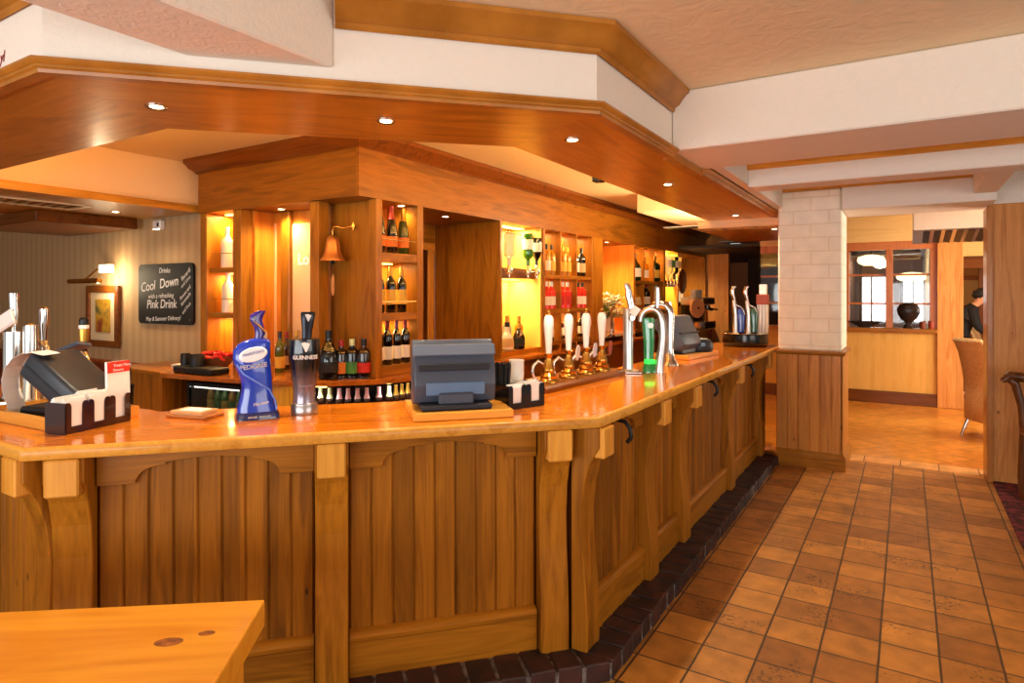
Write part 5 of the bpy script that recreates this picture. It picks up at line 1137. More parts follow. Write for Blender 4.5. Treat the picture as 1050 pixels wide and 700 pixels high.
MB().lathe([(0.001, -0.025), (0.05, -0.03), (0.165, -0.02), (0.175, 0), (0.165, 0.02), (0.001, 0.03)], seg=32).build('disc', plain('pale_pink_disc', (236, 190, 150), 0.5), o, loc=(0.05, -0.05, 0.40), rot=(PI / 2, 0, 0), smooth=40)
MB().lathe([(0.001, -0.04), (0.02, -0.036), (0.02, 0.0), (0.001, 0)], seg=12).build('hub', M_black, o, loc=(0.05, -0.05, 0.40), rot=(-PI / 2, 0, 0))
o = thing('glass_shelf', 'pale shelf for glasses fixed to the far end panel', 'shelf', (XB - 0.38, 12.1, 1.45))
MB().box(-0.12, 0.13, -0.65, 0.65, -0.02, 0.0).build('board', M_whiteg, o)
for dy in (-0.5, 0.5): MB().prism([(-0.12, dy, -0.02), (0.1, dy, -0.02), (-0.12, dy, -0.16)], (0, 0.02, 0)).build('bracket', M_black, o)
for i in range(8):
    o = MB().lathe([(0.001, 0), (0.045, 0), (0.05, 0.03), (0.06, 0.2), (0.056, 0.2), (0.044, 0.012), (0.001, 0.012)], seg=14).build('tumbler', plain('milky_glass', (250, 232, 206), 0.15, coat=0.5), smooth=40, loc=(XB - 0.38, 11.55 + i * 0.15, 1.451))
    tag(o, 'pale tumbler on the far wall shelf, %s' % nth(i, 8), 'glass', 'tumblers on the far shelf')
# --- left end of the counter: till with receipt on a wooden tray, tap tower
q0, q1 = Vector(g(1, 430, ZC)), Vector(g(41, 441, ZC))
o = thing('wooden_tray', 'shallow pine tray under the tilted till at the left end', 'tray', (-3.02, 1.26, ZC), 0.05)
b = MB(); b.box(-0.27, 0.27, -0.17, 0.17, 0, 0.008); b.box(-0.27, 0.27, -0.17, -0.152, 0.008, 0.045); b.box(-0.27, 0.27, 0.152, 0.17, 0.008, 0.045); b.box(-0.27, -0.252, -0.152, 0.152, 0.008, 0.045); b.box(0.252, 0.27, -0.152, 0.152, 0.008, 0.045)
b.build('tray', W_block('x'), o)
o = thing('till', 'black till printer tilted on the pine tray at the left end', 'till', (-2.99, 1.27, ZC + 0.0085), 0.35)
P = [(-0.14, 0.0), (0.12, 0.0), (0.13, 0.03), (0.04, 0.06)]
MB().box(-0.13, 0.13, -0.10, 0.12, 0, 0.05).build('stand', M_black, o, bevel=0.008)
R_ = Matrix.Rotation(0.62, 3, 'Y')
MB().cbox((0.015, 0, 0.15), (0.28, 0.22, 0.115), R_).build('printer_housing', plain('till_charcoal', (40, 44, 52), 0.38), o, bevel=0.018, segs=3, smooth=40)
MB().cbox((0.03, 0, 0.135), (0.282, 0.224, 0.012), R_).build('seam', M_black, o)
MB().cbox((-0.13, 0.15, 0.265), (0.14, 0.07, 0.02), Matrix.Rotation(-0.35, 3, 'Y') @ Matrix.Rotation(-0.25, 3, 'X')).build('keypad', M_till, o, bevel=0.004)
o = thing('receipt', 'long curling paper receipt hanging from the left till', 'receipt', (-3.09, 1.14, ZC + 0.0085), 0.35)
cv = [(0.14, 0.262), (0.08, 0.272), (0.03, 0.268), (-0.02, 0.245), (-0.055, 0.205), (-0.07, 0.16), (-0.065, 0.11), (-0.045, 0.06), (-0.03, 0.02), (-0.028, 0.002)]
b = MB(); rows_ = [b.verts([(x, -0.02, z), (x + 0.002, 0.055, z + 0.004)]) for x, z in cv]
for a, c in zip(rows_, rows_[1:]): b.face([a[0], a[1], c[1], c[0]])
pr = b.build('paper', M_paper, o)
sm = pr.modifiers.new('t', 'SOLIDIFY'); sm.thickness = 0.001
b = MB()
for k in range(2, 7):
    (x0, z0), (x1, z1) = cv[k], cv[k + 1]
    for t_ in (0.2, 0.5, 0.8):
        x, z = x0 + (x1 - x0) * t_, z0 + (z1 - z0) * t_
        nx, nz = -(z1 - z0), (x1 - x0); L = math.hypot(nx, nz); nx, nz = -nx / L * 0.0016, -nz / L * 0.0016
        if nx > 0: nx, nz = -nx, -nz
        dx, dz = (x1 - x0) * 0.06, (z1 - z0) * 0.06
        b.quad((x + nx, -0.012, z + nz), (x + nx + dx, -0.012, z + nz + dz), (x + nx + dx, 0.045, z + nz + dz), (x + nx, 0.045, z + nz))
b.build('printed_lines', plain('receipt_ink', (150, 130, 100), 0.8), pr)
o = thing('tap_tower', 'polished chrome tap tower with white lens at the far left', 'beer font', (-3.585, 1.30, ZC), 0.2)
MB().lathe([(0.001, 0), (0.09, 0), (0.09, 0.02), (0.05, 0.03), (0.044, 0.05), (0.044, 0.34), (0.001, 0.345)], seg=24).build('column', M_chrome, o, smooth=40)
MB().lathe([(0.001, 0), (0.05, 0.0), (0.03, 0.03), (0.03, 0.37), (0.001, 0.38)], (0.085, 0.02, 0), 20).build('side_column', M_chrome, o, smooth=40)
MB().cbox((-0.03, -0.045, 0.375), (0.22, 0.02, 0.075), Matrix.Rotation(-0.42, 3, 'Y')).build('white_lens', M_whiteg, o, bevel=0.008)
MB().tube([(0.0, 0, 0.34), (0.0, 0, 0.42), (-0.005, 0, 0.52)], [0.012, 0.018, 0.02], 12).build('handle', M_chrome, o, smooth=40)
def side_tap(px, py, z, label, mat_h, banded):
    # tap on a side arm
    x, y = px, py
    o = thing('beer_tap', label, 'beer tap', (x, y, ZC), 0.3)
    MB().lathe([(0.001, 0), (0.035, 0), (0.035, 0.01), (0.012, 0.02), (0.012, z - 0.02), (0.001, z - 0.01)], seg=12).build('stem', M_chrome, o, smooth=40)
    MB().tube([(-0.07, 0, z), (0.0, 0, z), (0.03, -0.01, z - 0.03), (0.035, -0.012, z - 0.07)], [0.012, 0.018, 0.013, 0.010], 10).build('nozzle', M_chrome, o, smooth=50)
    h = MB().lathe([(0.001, z), (0.013, z), (0.015, z + 0.05), (0.021, z + 0.11), (0.021, z + 0.16), (0.012, z + 0.17), (0.001, z + 0.17)], seg=16).build('handle', mat_h, o, smooth=40)
    if banded:
        MB().lathe([(0.0185, z + 0.055), (0.0215, z + 0.10), (0.0215, z + 0.115), (0.017, z + 0.055)], seg=16, cap=False).build('gold_band', C_gold, h, smooth=40)
        MB().lathe([(0.021, z + 0.116), (0.0222, z + 0.118), (0.0222, z + 0.132), (0.021, z + 0.134)], seg=16, cap=False).build('white_band', M_whiteg, h, smooth=40)
    return o
side_tap(*g(45, 411, ZC), 0.285, 'small chrome tap just right of the left tap tower', M_chrome, False)
side_tap(*g(86, 412, ZC), 0.235, 'black tap handle with gold and white bands behind the left till', M_black, True)
# beer mats box
x, y = g(191, 428, ZC); o = thing('beer_mat_tray', 'low tray of beer mats lying on the counter left of the blue pump', 'beer mats', (x, y + 0.04, ZC), 0.28)
MB().box(-0.10, 0.10, -0.06, 0.06, 0, 0.012).build('tray', plain('tan_card', (176, 110, 56), 0.6), o, bevel=0.003)
MB().box(-0.085, 0.075, -0.05, 0.05, 0.0121, 0.028).build('mats', plain('mat_card', (206, 160, 110), 0.7), o, bevel=0.002)
MB().box(-0.05, 0.06, -0.035, 0.03, 0.0281, 0.030).build('white_print', M_paper, o)

# on the back counter, left: black caddy, red fruit punnet, box
x, y = g(190, 381, ZW); o = thing('black_caddy', 'black two-cup bar caddy on the left of the back counter', 'caddy', (x, y, ZW + 0.001), 0)
MB().box(-0.05, 0.46, -0.08, 0.10, 0, 0.055).build('tray', M_black, o, bevel=0.01)
for dx, h_, r_ in ((-0.01, 0.14, 0.04), (0.15, 0.14, 0.06)): MB().lathe([(0.001, 0.055), (r_, 0.055), (r_, h_), (r_ * 0.9, h_ + 0.01), (r_ * 0.9, 0.07), (0.001, 0.07)], (dx, 0.01, 0), 20).build('cup', M_black, o, smooth=40)
x, y = g(207, 379, ZW); o = thing('red_sachet_bowl', 'shallow bowl heaped with bright red sachets on the back counter', 'bowl', (x + 0.10, y + 0.06, ZW + 0.001))
MB().lathe([(0.001, 0), (0.08, 0), (0.13, 0.06), (0.16, 0.11), (0.152, 0.11), (0.12, 0.06), (0.001, 0.02)], seg=24).build('bowl', plain('bowl_brown', (120, 70, 40), 0.5), o, smooth=40)
b = MB(); rr = random.Random(2)
for i in range(36):
    a, r = rr.uniform(0, 2 * PI), 0.16 * math.sqrt(rr.random()); b.cbox((r * math.cos(a), r * math.sin(a), 0.10 + 0.05 * (1 - r / 0.16) + rr.uniform(0, 0.02)), (0.06, 0.04, 0.012), Matrix.Rotation(a, 3, 'Z') @ Matrix.Rotation(rr.uniform(-.6, .6), 3, 'X'))
q = b.build('sachets', plain('sachet_red', (236, 52, 40), 0.5), o); q['kind'] = 'stuff'
o = thing('patterned_tin', 'small white and maroon tin in the bottom of the left niche', 'tin', (-5.10, 3.57, ZW + 0.001))
MB().lathe([(0.001, 0), (0.06, 0), (0.06, 0.22), (0.001, 0.22)], seg=20).build('tin', plain('tin_maroon', (120, 40, 44), 0.4), o, smooth=40)
MB().lathe([(0.061, 0.15), (0.0615, 0.155), (0.0615, 0.215), (0.061, 0.22)], seg=20, cap=False).build('white_band', L_white, o, smooth=40)
o = thing('napkin_box', 'flat stack of white cards on the back counter beside the niche', 'cards', (-5.25, 3.18, ZW + 0.001), 0.1)
for k in range(3): MB().box(-0.16, 0.16, -0.07, 0.07, 0.014 * k, 0.014 * k + 0.012).build('card', (M_paper, L_tan, M_paper)[k], o)

# ---- wallpapered wall: chalkboard, picture, picture light, detector
YW = 3.6
def wallp(px, py, y=YW):
    s = (px - CXP) / F_PX; dx = -math.sin(YAW) + s * math.cos(YAW); dy = math.cos(YAW) + s * math.sin(YAW); t = y / dy
    return t * dx, CAM_H + t * (HOR - py) / F_PX
x0, z1 = wallp(145, 272.5); x1, z0 = wallp(201, 334.5)
cx_, cz_, hw_, hh_ = (x0 + x1) / 2, (z0 + z1) / 2 + 0.01, (x1 - x0) / 2, (z1 - z0) / 2
o = thing('chalkboard', 'black chalkboard with white handwritten drinks menu hung on the wallpaper', 'chalkboard', (cx_, YW - 0.03, cz_))
def rrect(w, h, r, n=6):
    out = []
    for cx, cy, a0 in ((w - r, h - r, 0), (-w + r, h - r, 90), (-w + r, -h + r, 180), (w - r, -h + r, 270)):
        for k in range(n + 1): a = math.radians(a0 + 90 * k / n); out.append((cx + r * math.cos(a), cy + r * math.sin(a)))
    return out
MB().prism([(x, 0, z) for x, z in rrect(hw_, hh_, 0.05)], (0, 0.02, 0)).build('board', plain('chalkboard_black', (16, 14, 14), 0.6), o)
MB().sweep([(0, 0), (0.01, 0)], [(0, 0), (0.01, 0), (0.01, 0.01)]).bm.free()
for t_, sz, lx, lz, rt in (('Drinks', 0.075, 0.0, 0.235, 0), ('Cool  Down', 0.135, -0.10, 0.095, 0.10), ('with a refreshing', 0.068, -0.07, -0.02, 0.03), ('Pink Drink', 0.125, -0.06, -0.105, 0.02), ('May & Summer Delivery!', 0.062, -0.03, -0.25, 0.04), ('Bacardi', 0.06, 0.37, 0.19, 0.6), ('and Lime', 0.05, 0.37, 0.12, 0.6), ('Pimms and', 0.05, 0.36, 0.01, 0.65), ('lemonade', 0.05, 0.37, -0.05, 0.65), ('and fruit', 0.05, 0.38, -0.14, 0.65)):
    lettering('chalk_lettering', t_, sz, M_chalk, o, loc=(lx, -0.0015, lz), rot=(PI / 2, -rt, 0), bold=0.0012 if sz > 0.1 else 0, shear=0.15)
for sx, sz in ((-1, -1), (-1, 1), (1, -1), (1, 1)): MB().lathe([(0.001, -0.004), (0.008, -0.002), (0.008, 0.002), (0.001, 0.002)], seg=10).build('screw', M_chrome, o, loc=(sx * (hw_ - 0.05), -0.001, sz * (hh_ - 0.05)), rot=(PI / 2, 0, 0))
x0, z1 = wallp(92, 293); x1, z0 = wallp(125, 357)
pw_, ph_ = (x1 - x0) / 2, (z1 - z0) / 2
o = thing('framed_picture', 'dark framed abstract picture in yellow and red with wide pale mount', 'picture', ((x0 + x1) / 2, YW - 0.03, (z0 + z1) / 2))
b = MB(); f_ = 0.075
b.box(-pw_, pw_, -0.015, 0.02, ph_ - f_, ph_); b.box(-pw_, pw_, -0.015, 0.02, -ph_, -ph_ + f_); b.box(-pw_, -pw_ + f_, -0.015, 0.02, -ph_ + f_, ph_ - f_); b.box(pw_ - f_, pw_, -0.015, 0.02, -ph_ + f_, ph_ - f_)
b.build('frame', W_dark('x'), o, bevel=0.006)
MB().box(-pw_ + f_, pw_ - f_, 0.006, 0.014, -ph_ + f_, ph_ - f_).build('mount', plain('mount_cream', (216, 190, 150), 0.7), o)
def art():
    m, nt, b = base_mat('abstract_print'); L = nt.links
    tc = nd(nt, 'ShaderNodeTexCoord'); n = nd(nt, 'ShaderNodeTexNoise'); n.inputs['Scale'].default_value = 5; n.inputs['Detail'].default_value = 3; L.new(tc.outputs['Object'], n.inputs['Vector'])
    rp = nd(nt, 'ShaderNodeValToRGB'); cr = rp.color_ramp; cr.elements[0].position = 0.36; cr.elements[1].position = 0.66; cr.elements[0].color = lin((88, 84, 52)); cr.elements[1].color = lin((130, 50, 28)); e = cr.elements.new(0.5); e.color = lin((196, 150, 40))
    L.new(n.outputs['Fac'], rp.inputs['Fac']); L.new(rp.outputs['Color'], b.inputs['Base Color']); b.inputs['Roughness'].default_value = 0.5; return m
MB().box(-pw_ * 0.46, pw_ * 0.46, 0.001, 0.0055, -ph_ * 0.52, ph_ * 0.55).build('print', art(), o)
x, z = wallp(110, 291); o = thing('picture_light', 'brass picture light on a swing arm above the framed picture', 'wall light', (x, YW - 0.002, z + 0.10))
MB().lathe([(0.001, -0.008), (0.05, -0.008), (0.05, 0.008), (0.001, 0.008)], seg=16).build('backplate', M_brass, o, rot=(PI / 2, 0, 0), loc=(0.05, -0.01, 0.06))
MB().tube([(0.05, -0.02, 0.06), (0.0, -0.10, 0.06), (-0.16, -0.16, -0.06), (-0.16, -0.18, -0.07)], 0.010, 8).build('arm', M_brass, o, smooth=50)
MB().tube([(-0.45, -0.18, -0.07), (0.22, -0.18, -0.07)], 0.028, 12).build('shade', M_brass, o, smooth=50)
MB().box(0.02, 0.22, -0.10, -0.03, 0.02, 0.11).build('glass_shade', plain('lit_glass_shade', (255, 236, 200), 0.3, emit=1.0, vary=0), o, bevel=0.006)
q = point_lamp(o, (0.18, -0.17, -0.13), 7, (1.0, 0.78, 0.48), 0.04)
q = point_lamp(o, (0.34, -0.16, 0.02), 4, (1.0, 0.78, 0.48), 0.04)
x, z = wallp(166, 231); o = thing('wall_sensor', 'small white sensor box high on the wallpaper wall', 'sensor', (x, YW - 0.002, z), 0)
MB().box(-0.07, 0.07, -0.06, 0, -0.05, 0.05).build('case', M_whiteg, o, bevel=0.012); MB().box(0.02, 0.05, -0.063, -0.058, -0.02, 0.02).build('lens', M_black, o)
# vent in the left soffit
x, y = g(34, 205, 2.369); o = thing('ceiling_vent', 'flat white framed vent grille in the left soffit', 'vent', (-6.25, 2.35, 2.369), 0)
b = MB(); b.box(-0.2, 0.2, -0.42, -0.39, -0.012, 0); b.box(-0.2, 0.2, 0.39, 0.42, -0.012, 0); b.box(-0.2, -0.17, -0.39, 0.39, -0.012, 0); b.box(0.17, 0.2, -0.39, 0.39, -0.012, 0); b.build('frame', plain('vent_cream', (232, 204, 156), 0.5), o)
b = MB()
for k in range(9): b.cbox((0, -0.36 + k * 0.09, -0.005), (0.33, 0.06, 0.004), Matrix.Rotation(0.4, 3, 'X'))
b.build('grille', plain('vent_tan', (190, 142, 84), 0.5), o)
# hanging bracket and slot vents near the inner ceiling
x, y = g(625, 190, 2.42); o = thing('security_sensor', 'white sensor strip with black bracket on the inner edge of the soffit', 'sensor', (-1.80, 4.0, 2.44), PI / 2)
MB().box(-0.16, 0.16, -0.02, 0.018, 0.03, 0.09).build('strip', M_whiteg, o, bevel=0.004); b = MB(); b.box(-0.18, 0.18, -0.03, 0.018, 0.012, 0.03); b.box(-0.03, 0.05, -0.03, 0.03, -0.075, 0.012); b.build('bracket', M_black, o, bevel=0.004)
for i, (px, py, t_) in enumerate(((703, 232.5, 'dark slot vent in the dropped ceiling over the bar, nearer one'), (755, 247.5, 'dark slot vent in the dropped ceiling over the bar, farther one'))):
    x, y = g(px, py, 2.6); x = min(max(x, -2.9), -2.1); o = thing('slot_vent', t_, 'vent', (x, min(y, 13), 2.599), 0, 'slot vents in the dropped ceiling')
    MB().box(-0.3, 0.3, -0.14, 0.14, -0.012, 0).build('frame', M_whiteg, o, bevel=0.003); MB().box(-0.26, 0.26, -0.10, 0.10, -0.016, -0.011).build('slot', M_black, o)
# red script on the left bulkhead
lx_, lz_ = wallp(5, 58, 1.0)
o = lettering('wall_lettering', 'yl', 0.06, plain('sign_red', (150, 40, 44), 0.6), None, loc=(lx_, 0.998, lz_), shear=0.25, align='RIGHT'); tag(o, 'end of a dark red painted word on the white bulkhead at top left', 'lettering')

# ================================================================== dining room beyond the passage
DY = 10.75
dw = thing('hatch_screen', 'cream panelled half wall with timber framed hatch above in the dining room', 'partition', (-0.4, DY, 0))
M_bead = wood('cream_beadboard', (222, 172, 92), (208, 154, 72), 'z', plank=0.07, pvar=0.04, rough=0.5, coat=0, across=4)
MB().box(-1.6, 0.76, 0, 0.10, 0.18, 1.04).build('half_wall', M_bead, dw)
MB().box(-1.6, 0.76, -0.03, 0.10, 0, 0.18).build('skirting', W_dark('x'), dw, bevel=0.005)
MB().box(-1.62, 0.76, -0.06, 0.16, 1.04, 1.10).build('sill', W_pine('x'), dw, bevel=0.008)
M_pink = wood('pinkish_frame', (206, 130, 76), (172, 92, 48), 'z', rough=0.4)
for x_ in (-0.38, 0.18, 0.72): MB().box(x_ - 0.045, x_ + 0.045, 0, 0.09, 1.10, 2.24).build('mullion', M_pink, dw, bevel=0.005)
MB().box(-1.6, 0.765, 0, 0.09, 2.24, 2.36).build('head_rail', M_pink, dw, bevel=0.005)
for z in (1.44, 1.86): MB().box(-1.6, 0.72, 0.02, 0.07, z, z + 0.03).build('glazing_bar', M_pink, dw)
MB().box(-1.6, 0.72, 0.04, 0.045, 1.10, 2.24).build('pane', M_glass, dw)
structure(MB().box(0.36, 0.66, DY - 0.04, DY + 0.2, 0, 2.728).build('wall_pier', M_knot, bevel=0.005))
structure(MB().box(-2.0, 0.36, DY - 0.02, DY + 0.12, 2.36, 2.728).build('wall_dining_upper', wood('cream_boards', (240, 204, 138), (228, 186, 112), 'x', plank=0.12, plank_axis='z', pvar=0.08, rough=0.5, coat=0)))
structure(MB().box(0.5, 7.0, DY + 2.6, DY + 2.7, 0, 2.728).build('wall_dining_back', plaster('orange_wall', (226, 160, 88), 0.1)))
structure(MB().box(0.66, 3, DY + 1.5, DY + 1.7, 2.0, 2.19).build('beam_dining', W_dark('x')))
structure(MB().box(0.66, 3, DY + 1.5, DY + 1.6, 2.19, 2.728).build('wall_dining_over', wood('cream_boards', (240, 204, 138), (228, 186, 112), 'x')))
structure(MB().box(0.98, 1.35, DY + 1.85, DY + 2.0, 0, 2.728).build('post_dining', W_dark('z'), bevel=0.006))
# beyond the hatch
structure(MB().box(-6, 0.5, 17.0, 17.1, 0, 2.728).build('wall_hatch_back', plaster('salmon_wall', (206, 140, 96), 0.1)))
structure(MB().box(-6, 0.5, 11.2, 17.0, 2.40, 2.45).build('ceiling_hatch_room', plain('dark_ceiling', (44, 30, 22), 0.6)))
structure(MB().box(0.30, 0.38, 10.96, 17.0, 0, 2.728).build('wall_hatch_side', plaster('speckled_cream', (226, 206, 170), 0.4, 30)))
for i, (xa, xb) in enumerate(((-0.98, -0.42), (-0.06, 0.30))):
    wn_ = MB(); wn_.box(xa - 0.07, xa, 16.92, 17.0, 0.9, 2.05); wn_.box(xb, xb + 0.07, 16.92, 17.0, 0.9, 2.05); wn_.box(xa, xb, 16.92, 17.0, 1.98, 2.05); wn_.box(xa, xb, 16.92, 17.0, 0.9, 0.97); wn_.box((xa + xb) / 2 - 0.02, (xa + xb) / 2 + 0.02, 16.93, 17.0, 0.97, 1.98)
    wf = structure(wn_.build('window_%d' % (i + 1), W_dark('z')))
    MB().box(xa, xb, 16.97, 16.99, 0.97, 1.98).build('daylight_pane', plain('daylight_glass', (250, 250, 255), 0.2, emit=3.2, vary=0), wf)
def pendant(x, y, z, label, r=0.20):
    o = thing('pendant_lamp', label, 'lamp', (x, y, z), 0, 'pendant lamps beyond the hatch')
    MB().lathe([(0.001, -0.09), (r * 0.55, -0.085), (r * 0.9, -0.05), (r, 0.0), (r * 0.9, 0.05), (r * 0.5, 0.075), (0.04, 0.085), (0.001, 0.085)], seg=28).build('lamp_shade', plain('opal_glow', (255, 226, 170), 0.4, emit=1.9, vary=0), o, smooth=60)
    MB().tube([(0, 0, 0.085), (0, 0, 2.40 - z)], 0.008, 6).build('cord', M_black, o); return o
pendant(-0.49, 11.7, 2.14, 'opal pendant lamp glowing at top left of the hatch', 0.20)
pendant(0.08, 14.2, 1.92, 'smaller opal pendant lamp deeper behind the hatch', 0.26)
l = point_lamp(None, (-0.4, 13.0, 2.2), 50, (1.0, 0.82, 0.58), 0.15)
o = MB().tube([(-1.2, 13.0, 2.26), (0.2, 13.0, 2.29)], 0.09, 16).build('duct', M_steel, smooth=50); tag(o, 'silver air duct under the dark ceiling behind the hatch', 'duct')
o = thing('dark_bowl', 'wide shallow black bowl on the hatch sill', 'bowl', (-0.53, DY - 0.015, 1.101))
MB().lathe([(0.001, 0), (0.07, 0), (0.08, 0.015), (0.20, 0.075), (0.23, 0.085), (0.22, 0.092), (0.08, 0.03), (0.001, 0.025)], seg=28, sy=0.15).build('bowl', M_black, o, smooth=50)
o = thing('dark_urn', 'round dark metal urn on the hatch sill', 'urn', (0.02, DY - 0.03, 1.101))
MB().lathe([(0.001, 0), (0.075, 0), (0.06, 0.03), (0.035, 0.06), (0.045, 0.09), (0.10, 0.14), (0.14, 0.22), (0.145, 0.28), (0.11, 0.34), (0.06, 0.36), (0.055, 0.375), (0.04, 0.375), (0.001, 0.36)], seg=28, sy=0.30).build('urn', plain('urn_dark', (40, 30, 28), 0.25, 0.4), o, smooth=50)
for i, (x, t_) in enumerate(((0.19, 'small brown pot beside the urn on the hatch sill'), (0.29, 'small red cup at the right end of the hatch sill'))):
    o = thing('pot', t_, 'pot', (x, DY - 0.025, 1.1005)); MB().lathe([(0.001, 0), (0.028, 0), (0.040, 0.04), (0.036, 0.09), (0.040, 0.11), (0.034, 0.11), (0.032, 0.02), (0.001, 0.02)], seg=18).build('body', plain('pot_' + str(i), ((120, 60, 36), (150, 60, 40))[i], 0.4), o, smooth=50)
# ceiling air unit in the dining room
o = thing('air_conditioner', 'white box ceiling air unit with louvred underside in the dining room', 'air conditioner', (0.42, 9.2, 2.25), 0)
MB().box(-0.36, 0.85, -0.25, 0.6, 0.10, 0.43).build('body', M_whiteg, o, bevel=0.01)
MB().prism([(-0.36, -0.25, 0.10), (-0.36, 0.6, 0.0), (-0.36, 0.6, 0.10)], (1.21, 0, 0)).build('intake', M_steel, o)
b = MB()
for k in range(9): b.cbox((-0.22 + k * 0.11, 0.17, 0.045), (0.07, 0.72, 0.006), Matrix.Rotation(-0.117, 3, 'X') @ Matrix.Rotation(0.2, 3, 'Y'))
b.build('louvres', M_black, o)
# high-back woven chairs
M_weave = noise_mat('tan_woven', (206, 156, 98), (240, 202, 148), 60, 0.7, 0.4, stretch=(1, 1, 2.5))
def woven_chair(label, loc, rz):
    o = thing('dining_chair', label, 'chair', loc, rz, 'tan woven dining chairs')
    # side profile in (y,z); chair faces -y ; extruded in x with a curved, flared back
    def slab(pts, hw, th):
        rings = []
        for i, (y, z) in enumerate(pts):
            a = pts[max(i - 1, 0)]; c = pts[min(i + 1, len(pts) - 1)]; d = Vector((c[0] - a[0], c[1] - a[1])).normalized(); nrm = Vector((-d.y, d.x)) * th / 2
            w_ = hw[i]
            rings.append([(-w_, y + nrm.x + 0.0, z + nrm.y), (0, y + nrm.x + 0.03, z + nrm.y), (w_, y + nrm.x, z + nrm.y), (w_, y - nrm.x, z - nrm.y), (0, y - nrm.x + 0.03, z - nrm.y), (-w_, y - nrm.x, z - nrm.y)])
        return MB().loft(rings)
    slab([(0.20, 0.18), (0.20, 0.44), (0.22, 0.60), (0.255, 0.78), (0.30, 0.95), (0.35, 1.05), (0.40, 1.10)], [0.25, 0.24, 0.23, 0.225, 0.22, 0.21, 0.19], 0.045).build('backrest', M_weave, o, bevel=0.01, smooth=60)
    MB().box(-0.24, 0.24, -0.26, 0.19, 0.20, 0.47).build('seat', M_weave, o, bevel=0.03, segs=3, smooth=50)
    for sx in (-1, 1):
        for sy, y_ in ((1, 0.20), (-1, -0.22)):
            MB().tube([(sx * 0.2, y_, 0.20), (sx * 0.21, y_ + sy * 0.05, 0.08), (sx * 0.22, y_ + sy * 0.075, 0.0)], [0.022, 0.016, 0.012], 8).build('leg', M_chrome, o, smooth=50)
    return o
x, y = g(1004, 450, 0)
woven_chair('tan woven high-back dining chair nearest the passage jamb', (x + 0.20, y + 0.13, 0), 2.2)
woven_chair('second tan woven dining chair beside the person in black', (1.22, 12.35, 0), 1.3)
# person in black bending by the far chair
pp_ = thing('person', 'person in black clothes with dark hair leaning over a dining chair', 'person', (0.66, 12.0, 0), 0.0)
def skin(name, joints, edges, mat, par, sub=2):
    me = bpy.data.meshes.new(name); me.from_pydata([j[0] for j in joints], edges, []); me.update()
    o = bpy.data.objects.new(name, me); COL.objects.link(o); o.parent = par
    m = o.modifiers.new('s', 'SKIN'); m.use_smooth_shade = True
    for i, j in enumerate(joints):
        r = j[1]; me.skin_vertices[0].data[i].radius = r if isinstance(r, tuple) else (r, r)
    me.skin_vertices[0].data[0].use_root = True
    s = o.modifiers.new('u', 'SUBSURF'); s.levels = sub; s.render_levels = sub
    me.materials.append(mat); return o
M_skin = plain('skin', (206, 146, 110), 0.55, vary=0.05)
# leaning to +x (screen right): pelvis, spine, neck, head; arms reach to the chair back
J = [((0, 0, 0.92), (0.15, 0.11)), ((0.03, 0, 1.06), (0.145, 0.105)), ((0.09, 0, 1.22), (0.16, 0.11)), ((0.17, 0, 1.35), (0.14, 0.10)), ((0.22, 0, 1.42), 0.055), ((0.27, 0, 1.47), 0.055), ((0.31, 0, 1.53), (0.085, 0.08)), ((0.33, 0, 1.60), (0.075, 0.07)),
     ((0.0, 0.10, 0.86), 0.085), ((0.02, 0.11, 0.48), 0.055), ((0.0, 0.11, 0.09), 0.042), ((0.12, 0.12, 0.03), 0.035),
     ((-0.02, -0.10, 0.86), 0.085), ((0.0, -0.11, 0.48), 0.055), ((-0.04, -0.11, 0.09), 0.042), ((0.08, -0.12, 0.03), 0.035),
     ((0.18, 0.18, 1.33), 0.058), ((0.26, 0.22, 1.10), 0.044), ((0.42, 0.16, 0.99), 0.034), ((0.49, 0.14, 0.98), (0.04, 0.018)),
     ((0.18, -0.18, 1.33), 0.058), ((0.24, -0.23, 1.09), 0.044), ((0.40, -0.16, 0.99), 0.034), ((0.47, -0.14, 0.98), (0.04, 0.018))]
E_ = [(0, 1), (1, 2), (2, 3), (3, 4), (4, 5), (5, 6), (6, 7), (0, 8), (8, 9), (9, 10), (10, 11), (0, 12), (12, 13), (13, 14), (14, 15), (3, 16), (16, 17), (17, 18), (18, 19), (3, 20), (20, 21), (21, 22), (22, 23)]
for hx, hy in ((0.49, 0.14), (0.47, -0.14)):
    base = [i for i, j in enumerate(J) if abs(j[0][0] - hx) < 1e-6 and abs(j[0][1] - hy) < 1e-6][0]
    for k in range(4):
        a = len(J); dy = (k - 1.5) * 0.018
        J.append(((hx + 0.03, hy + dy, 0.975), 0.009)); J.append(((hx + 0.065 - abs(k - 1.5) * 0.006, hy + dy * 1.1, 0.955), 0.008)); J.append(((hx + 0.08 - abs(k - 1.5) * 0.008, hy + dy * 1.1, 0.93), 0.007))
        E_ += [(base, a), (a, a + 1), (a + 1, a + 2)]
    a = len(J); J.append(((hx - 0.0, hy + (0.045 if hy < 0 else -0.045), 0.965), 0.01)); J.append(((hx + 0.03, hy + (0.06 if hy < 0 else -0.06), 0.945), 0.008)); E_ += [(base, a), (a, a + 1)]
skin('body', J, E_, M_skin, pp_)
M_cloth = plain('black_clothes', (20, 18, 20), 0.85)
def garment(name, idx, scale, mat):
    mp = {}; js = []
    for i in idx:
        mp[i] = len(js); r = J[i][1]; r = (r, r) if not isinstance(r, tuple) else r; js.append((J[i][0], (r[0] * scale, r[1] * scale)))
    return skin(name, js, [(mp[a], mp[b]) for a, b in E_ if a in mp and b in mp], mat, pp_)
garment('trousers', [0, 8, 9, 10, 12, 13, 14], 1.2, M_cloth)
garment('jumper', [1, 2, 3, 4, 16, 17, 18, 20, 21, 22, 0], 1.38, M_cloth)
hr = MB()
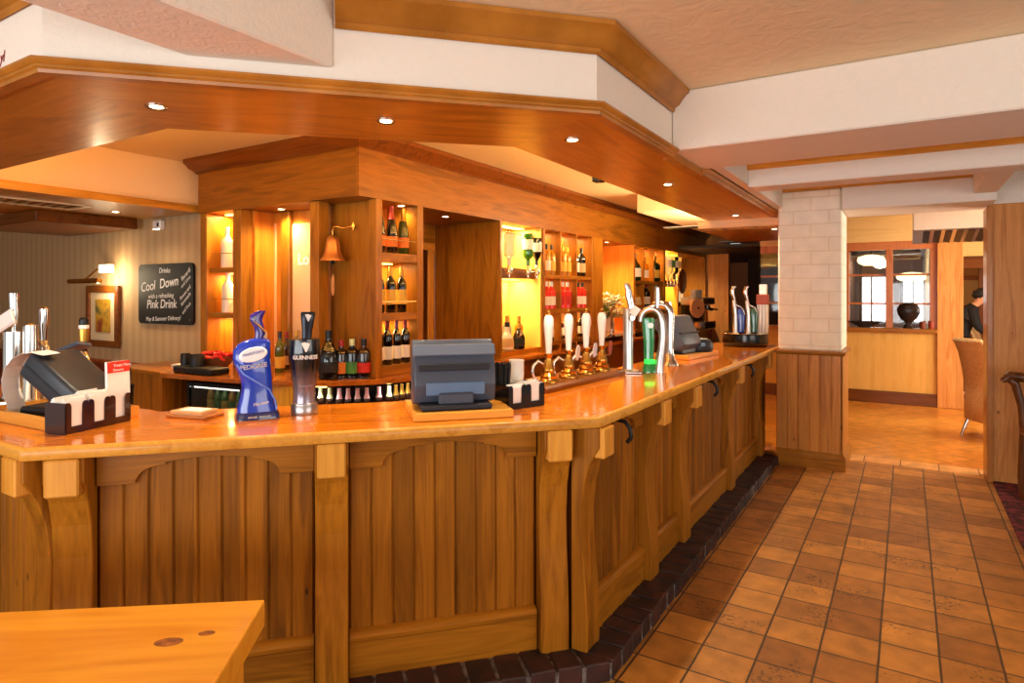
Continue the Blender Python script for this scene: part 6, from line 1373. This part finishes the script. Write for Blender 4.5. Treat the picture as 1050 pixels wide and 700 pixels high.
bmesh.ops.create_icosphere(hr.bm, subdivisions=3, radius=1.0)
hrr = random.Random(4)
for v in hr.bm.verts:
    n_ = 1 + hrr.uniform(-0.08, 0.10); v.co = Vector((0.305 + v.co.x * 0.105 * n_ - (0.02 if v.co.z < 0 else 0), v.co.y * 0.10 * n_, 1.60 + v.co.z * 0.085 * n_))
hr.build('hair', plain('dark_hair', (30, 20, 16), 0.7), pp_, smooth=60)
b = MB(); b.lathe([(0.001, 0), (0.012, 0.004), (0.001, 0.03)], (0.405, 0, 1.53), 8); b.build('nose', M_skin, pp_, smooth=60)
# picture on the orange wall
o = thing('framed_picture', 'pale framed picture on the orange wall beyond the dining room', 'picture', (0.95, DY + 2.56, 1.62))
MB().box(-0.35, 0.35, 0, 0.03, -0.28, 0.28).build('frame', M_pink, o, bevel=0.004); MB().box(-0.28, 0.28, -0.004, 0.001, -0.21, 0.21).build('print', plain('pale_print', (232, 190, 120), 0.6), o)

# ---- dark carved chair at the right edge, mostly out of the picture
ch = thing('carver_chair', 'dark wooden carver chair with curled arm at the right edge', 'chair', (1.10, 6.04, 0.0125), 0.3); ch.scale = (1.17, 1.17, 1.17)
Wd = wood('chair_dark', (112, 66, 34), (60, 30, 14), 'z', rough=0.3, coat=0.5)
for sy in (-1, 1):
    MB().tube([(-0.22, sy * 0.25, 0), (-0.235, sy * 0.25, 0.15), (-0.215, sy * 0.25, 0.45), (-0.23, sy * 0.26, 0.62), (-0.265, sy * 0.265, 0.76), (-0.32, sy * 0.265, 0.80)], [0.022, 0.024, 0.030, 0.024, 0.026, 0.018], 12).build('front_leg', Wd, ch, smooth=60)
    MB().tube([(0.26, sy * 0.22, 0), (0.23, sy * 0.22, 0.25), (0.22, sy * 0.23, 0.48), (0.25, sy * 0.23, 0.80), (0.33, sy * 0.23, 1.05)], [0.02, 0.024, 0.028, 0.024, 0.018], 12).build('back_post', Wd, ch, smooth=60)
    MB().tube([(-0.34, sy * 0.265, 0.775), (-0.30, sy * 0.265, 0.81), (-0.2, sy * 0.262, 0.80), (0.0, sy * 0.255, 0.745), (0.15, sy * 0.245, 0.73), (0.245, sy * 0.235, 0.75)], [0.018, 0.034, 0.032, 0.026, 0.024, 0.02], 12).build('arm', Wd, ch, smooth=60)
MB().box(-0.25, 0.25, -0.26, 0.26, 0.43, 0.48).build('seat', Wd, ch, bevel=0.015, segs=2)
MB().tube([(0.30, -0.23, 0.98), (0.335, 0, 0.995), (0.30, 0.23, 0.98)], 0.03, 10).build('top_rail', Wd, ch, smooth=60)
for y_ in (-0.14, -0.05, 0.05, 0.14): MB().tube([(0.22, y_, 0.47), (0.30, y_, 0.98)], 0.011, 8).build('spindle', Wd, ch, smooth=60)
for sy in (-1, 1): MB().tube([(-0.225, sy * 0.25, 0.2), (0.235, sy * 0.22, 0.2)], 0.014, 8).build('stretcher', Wd, ch, smooth=60)
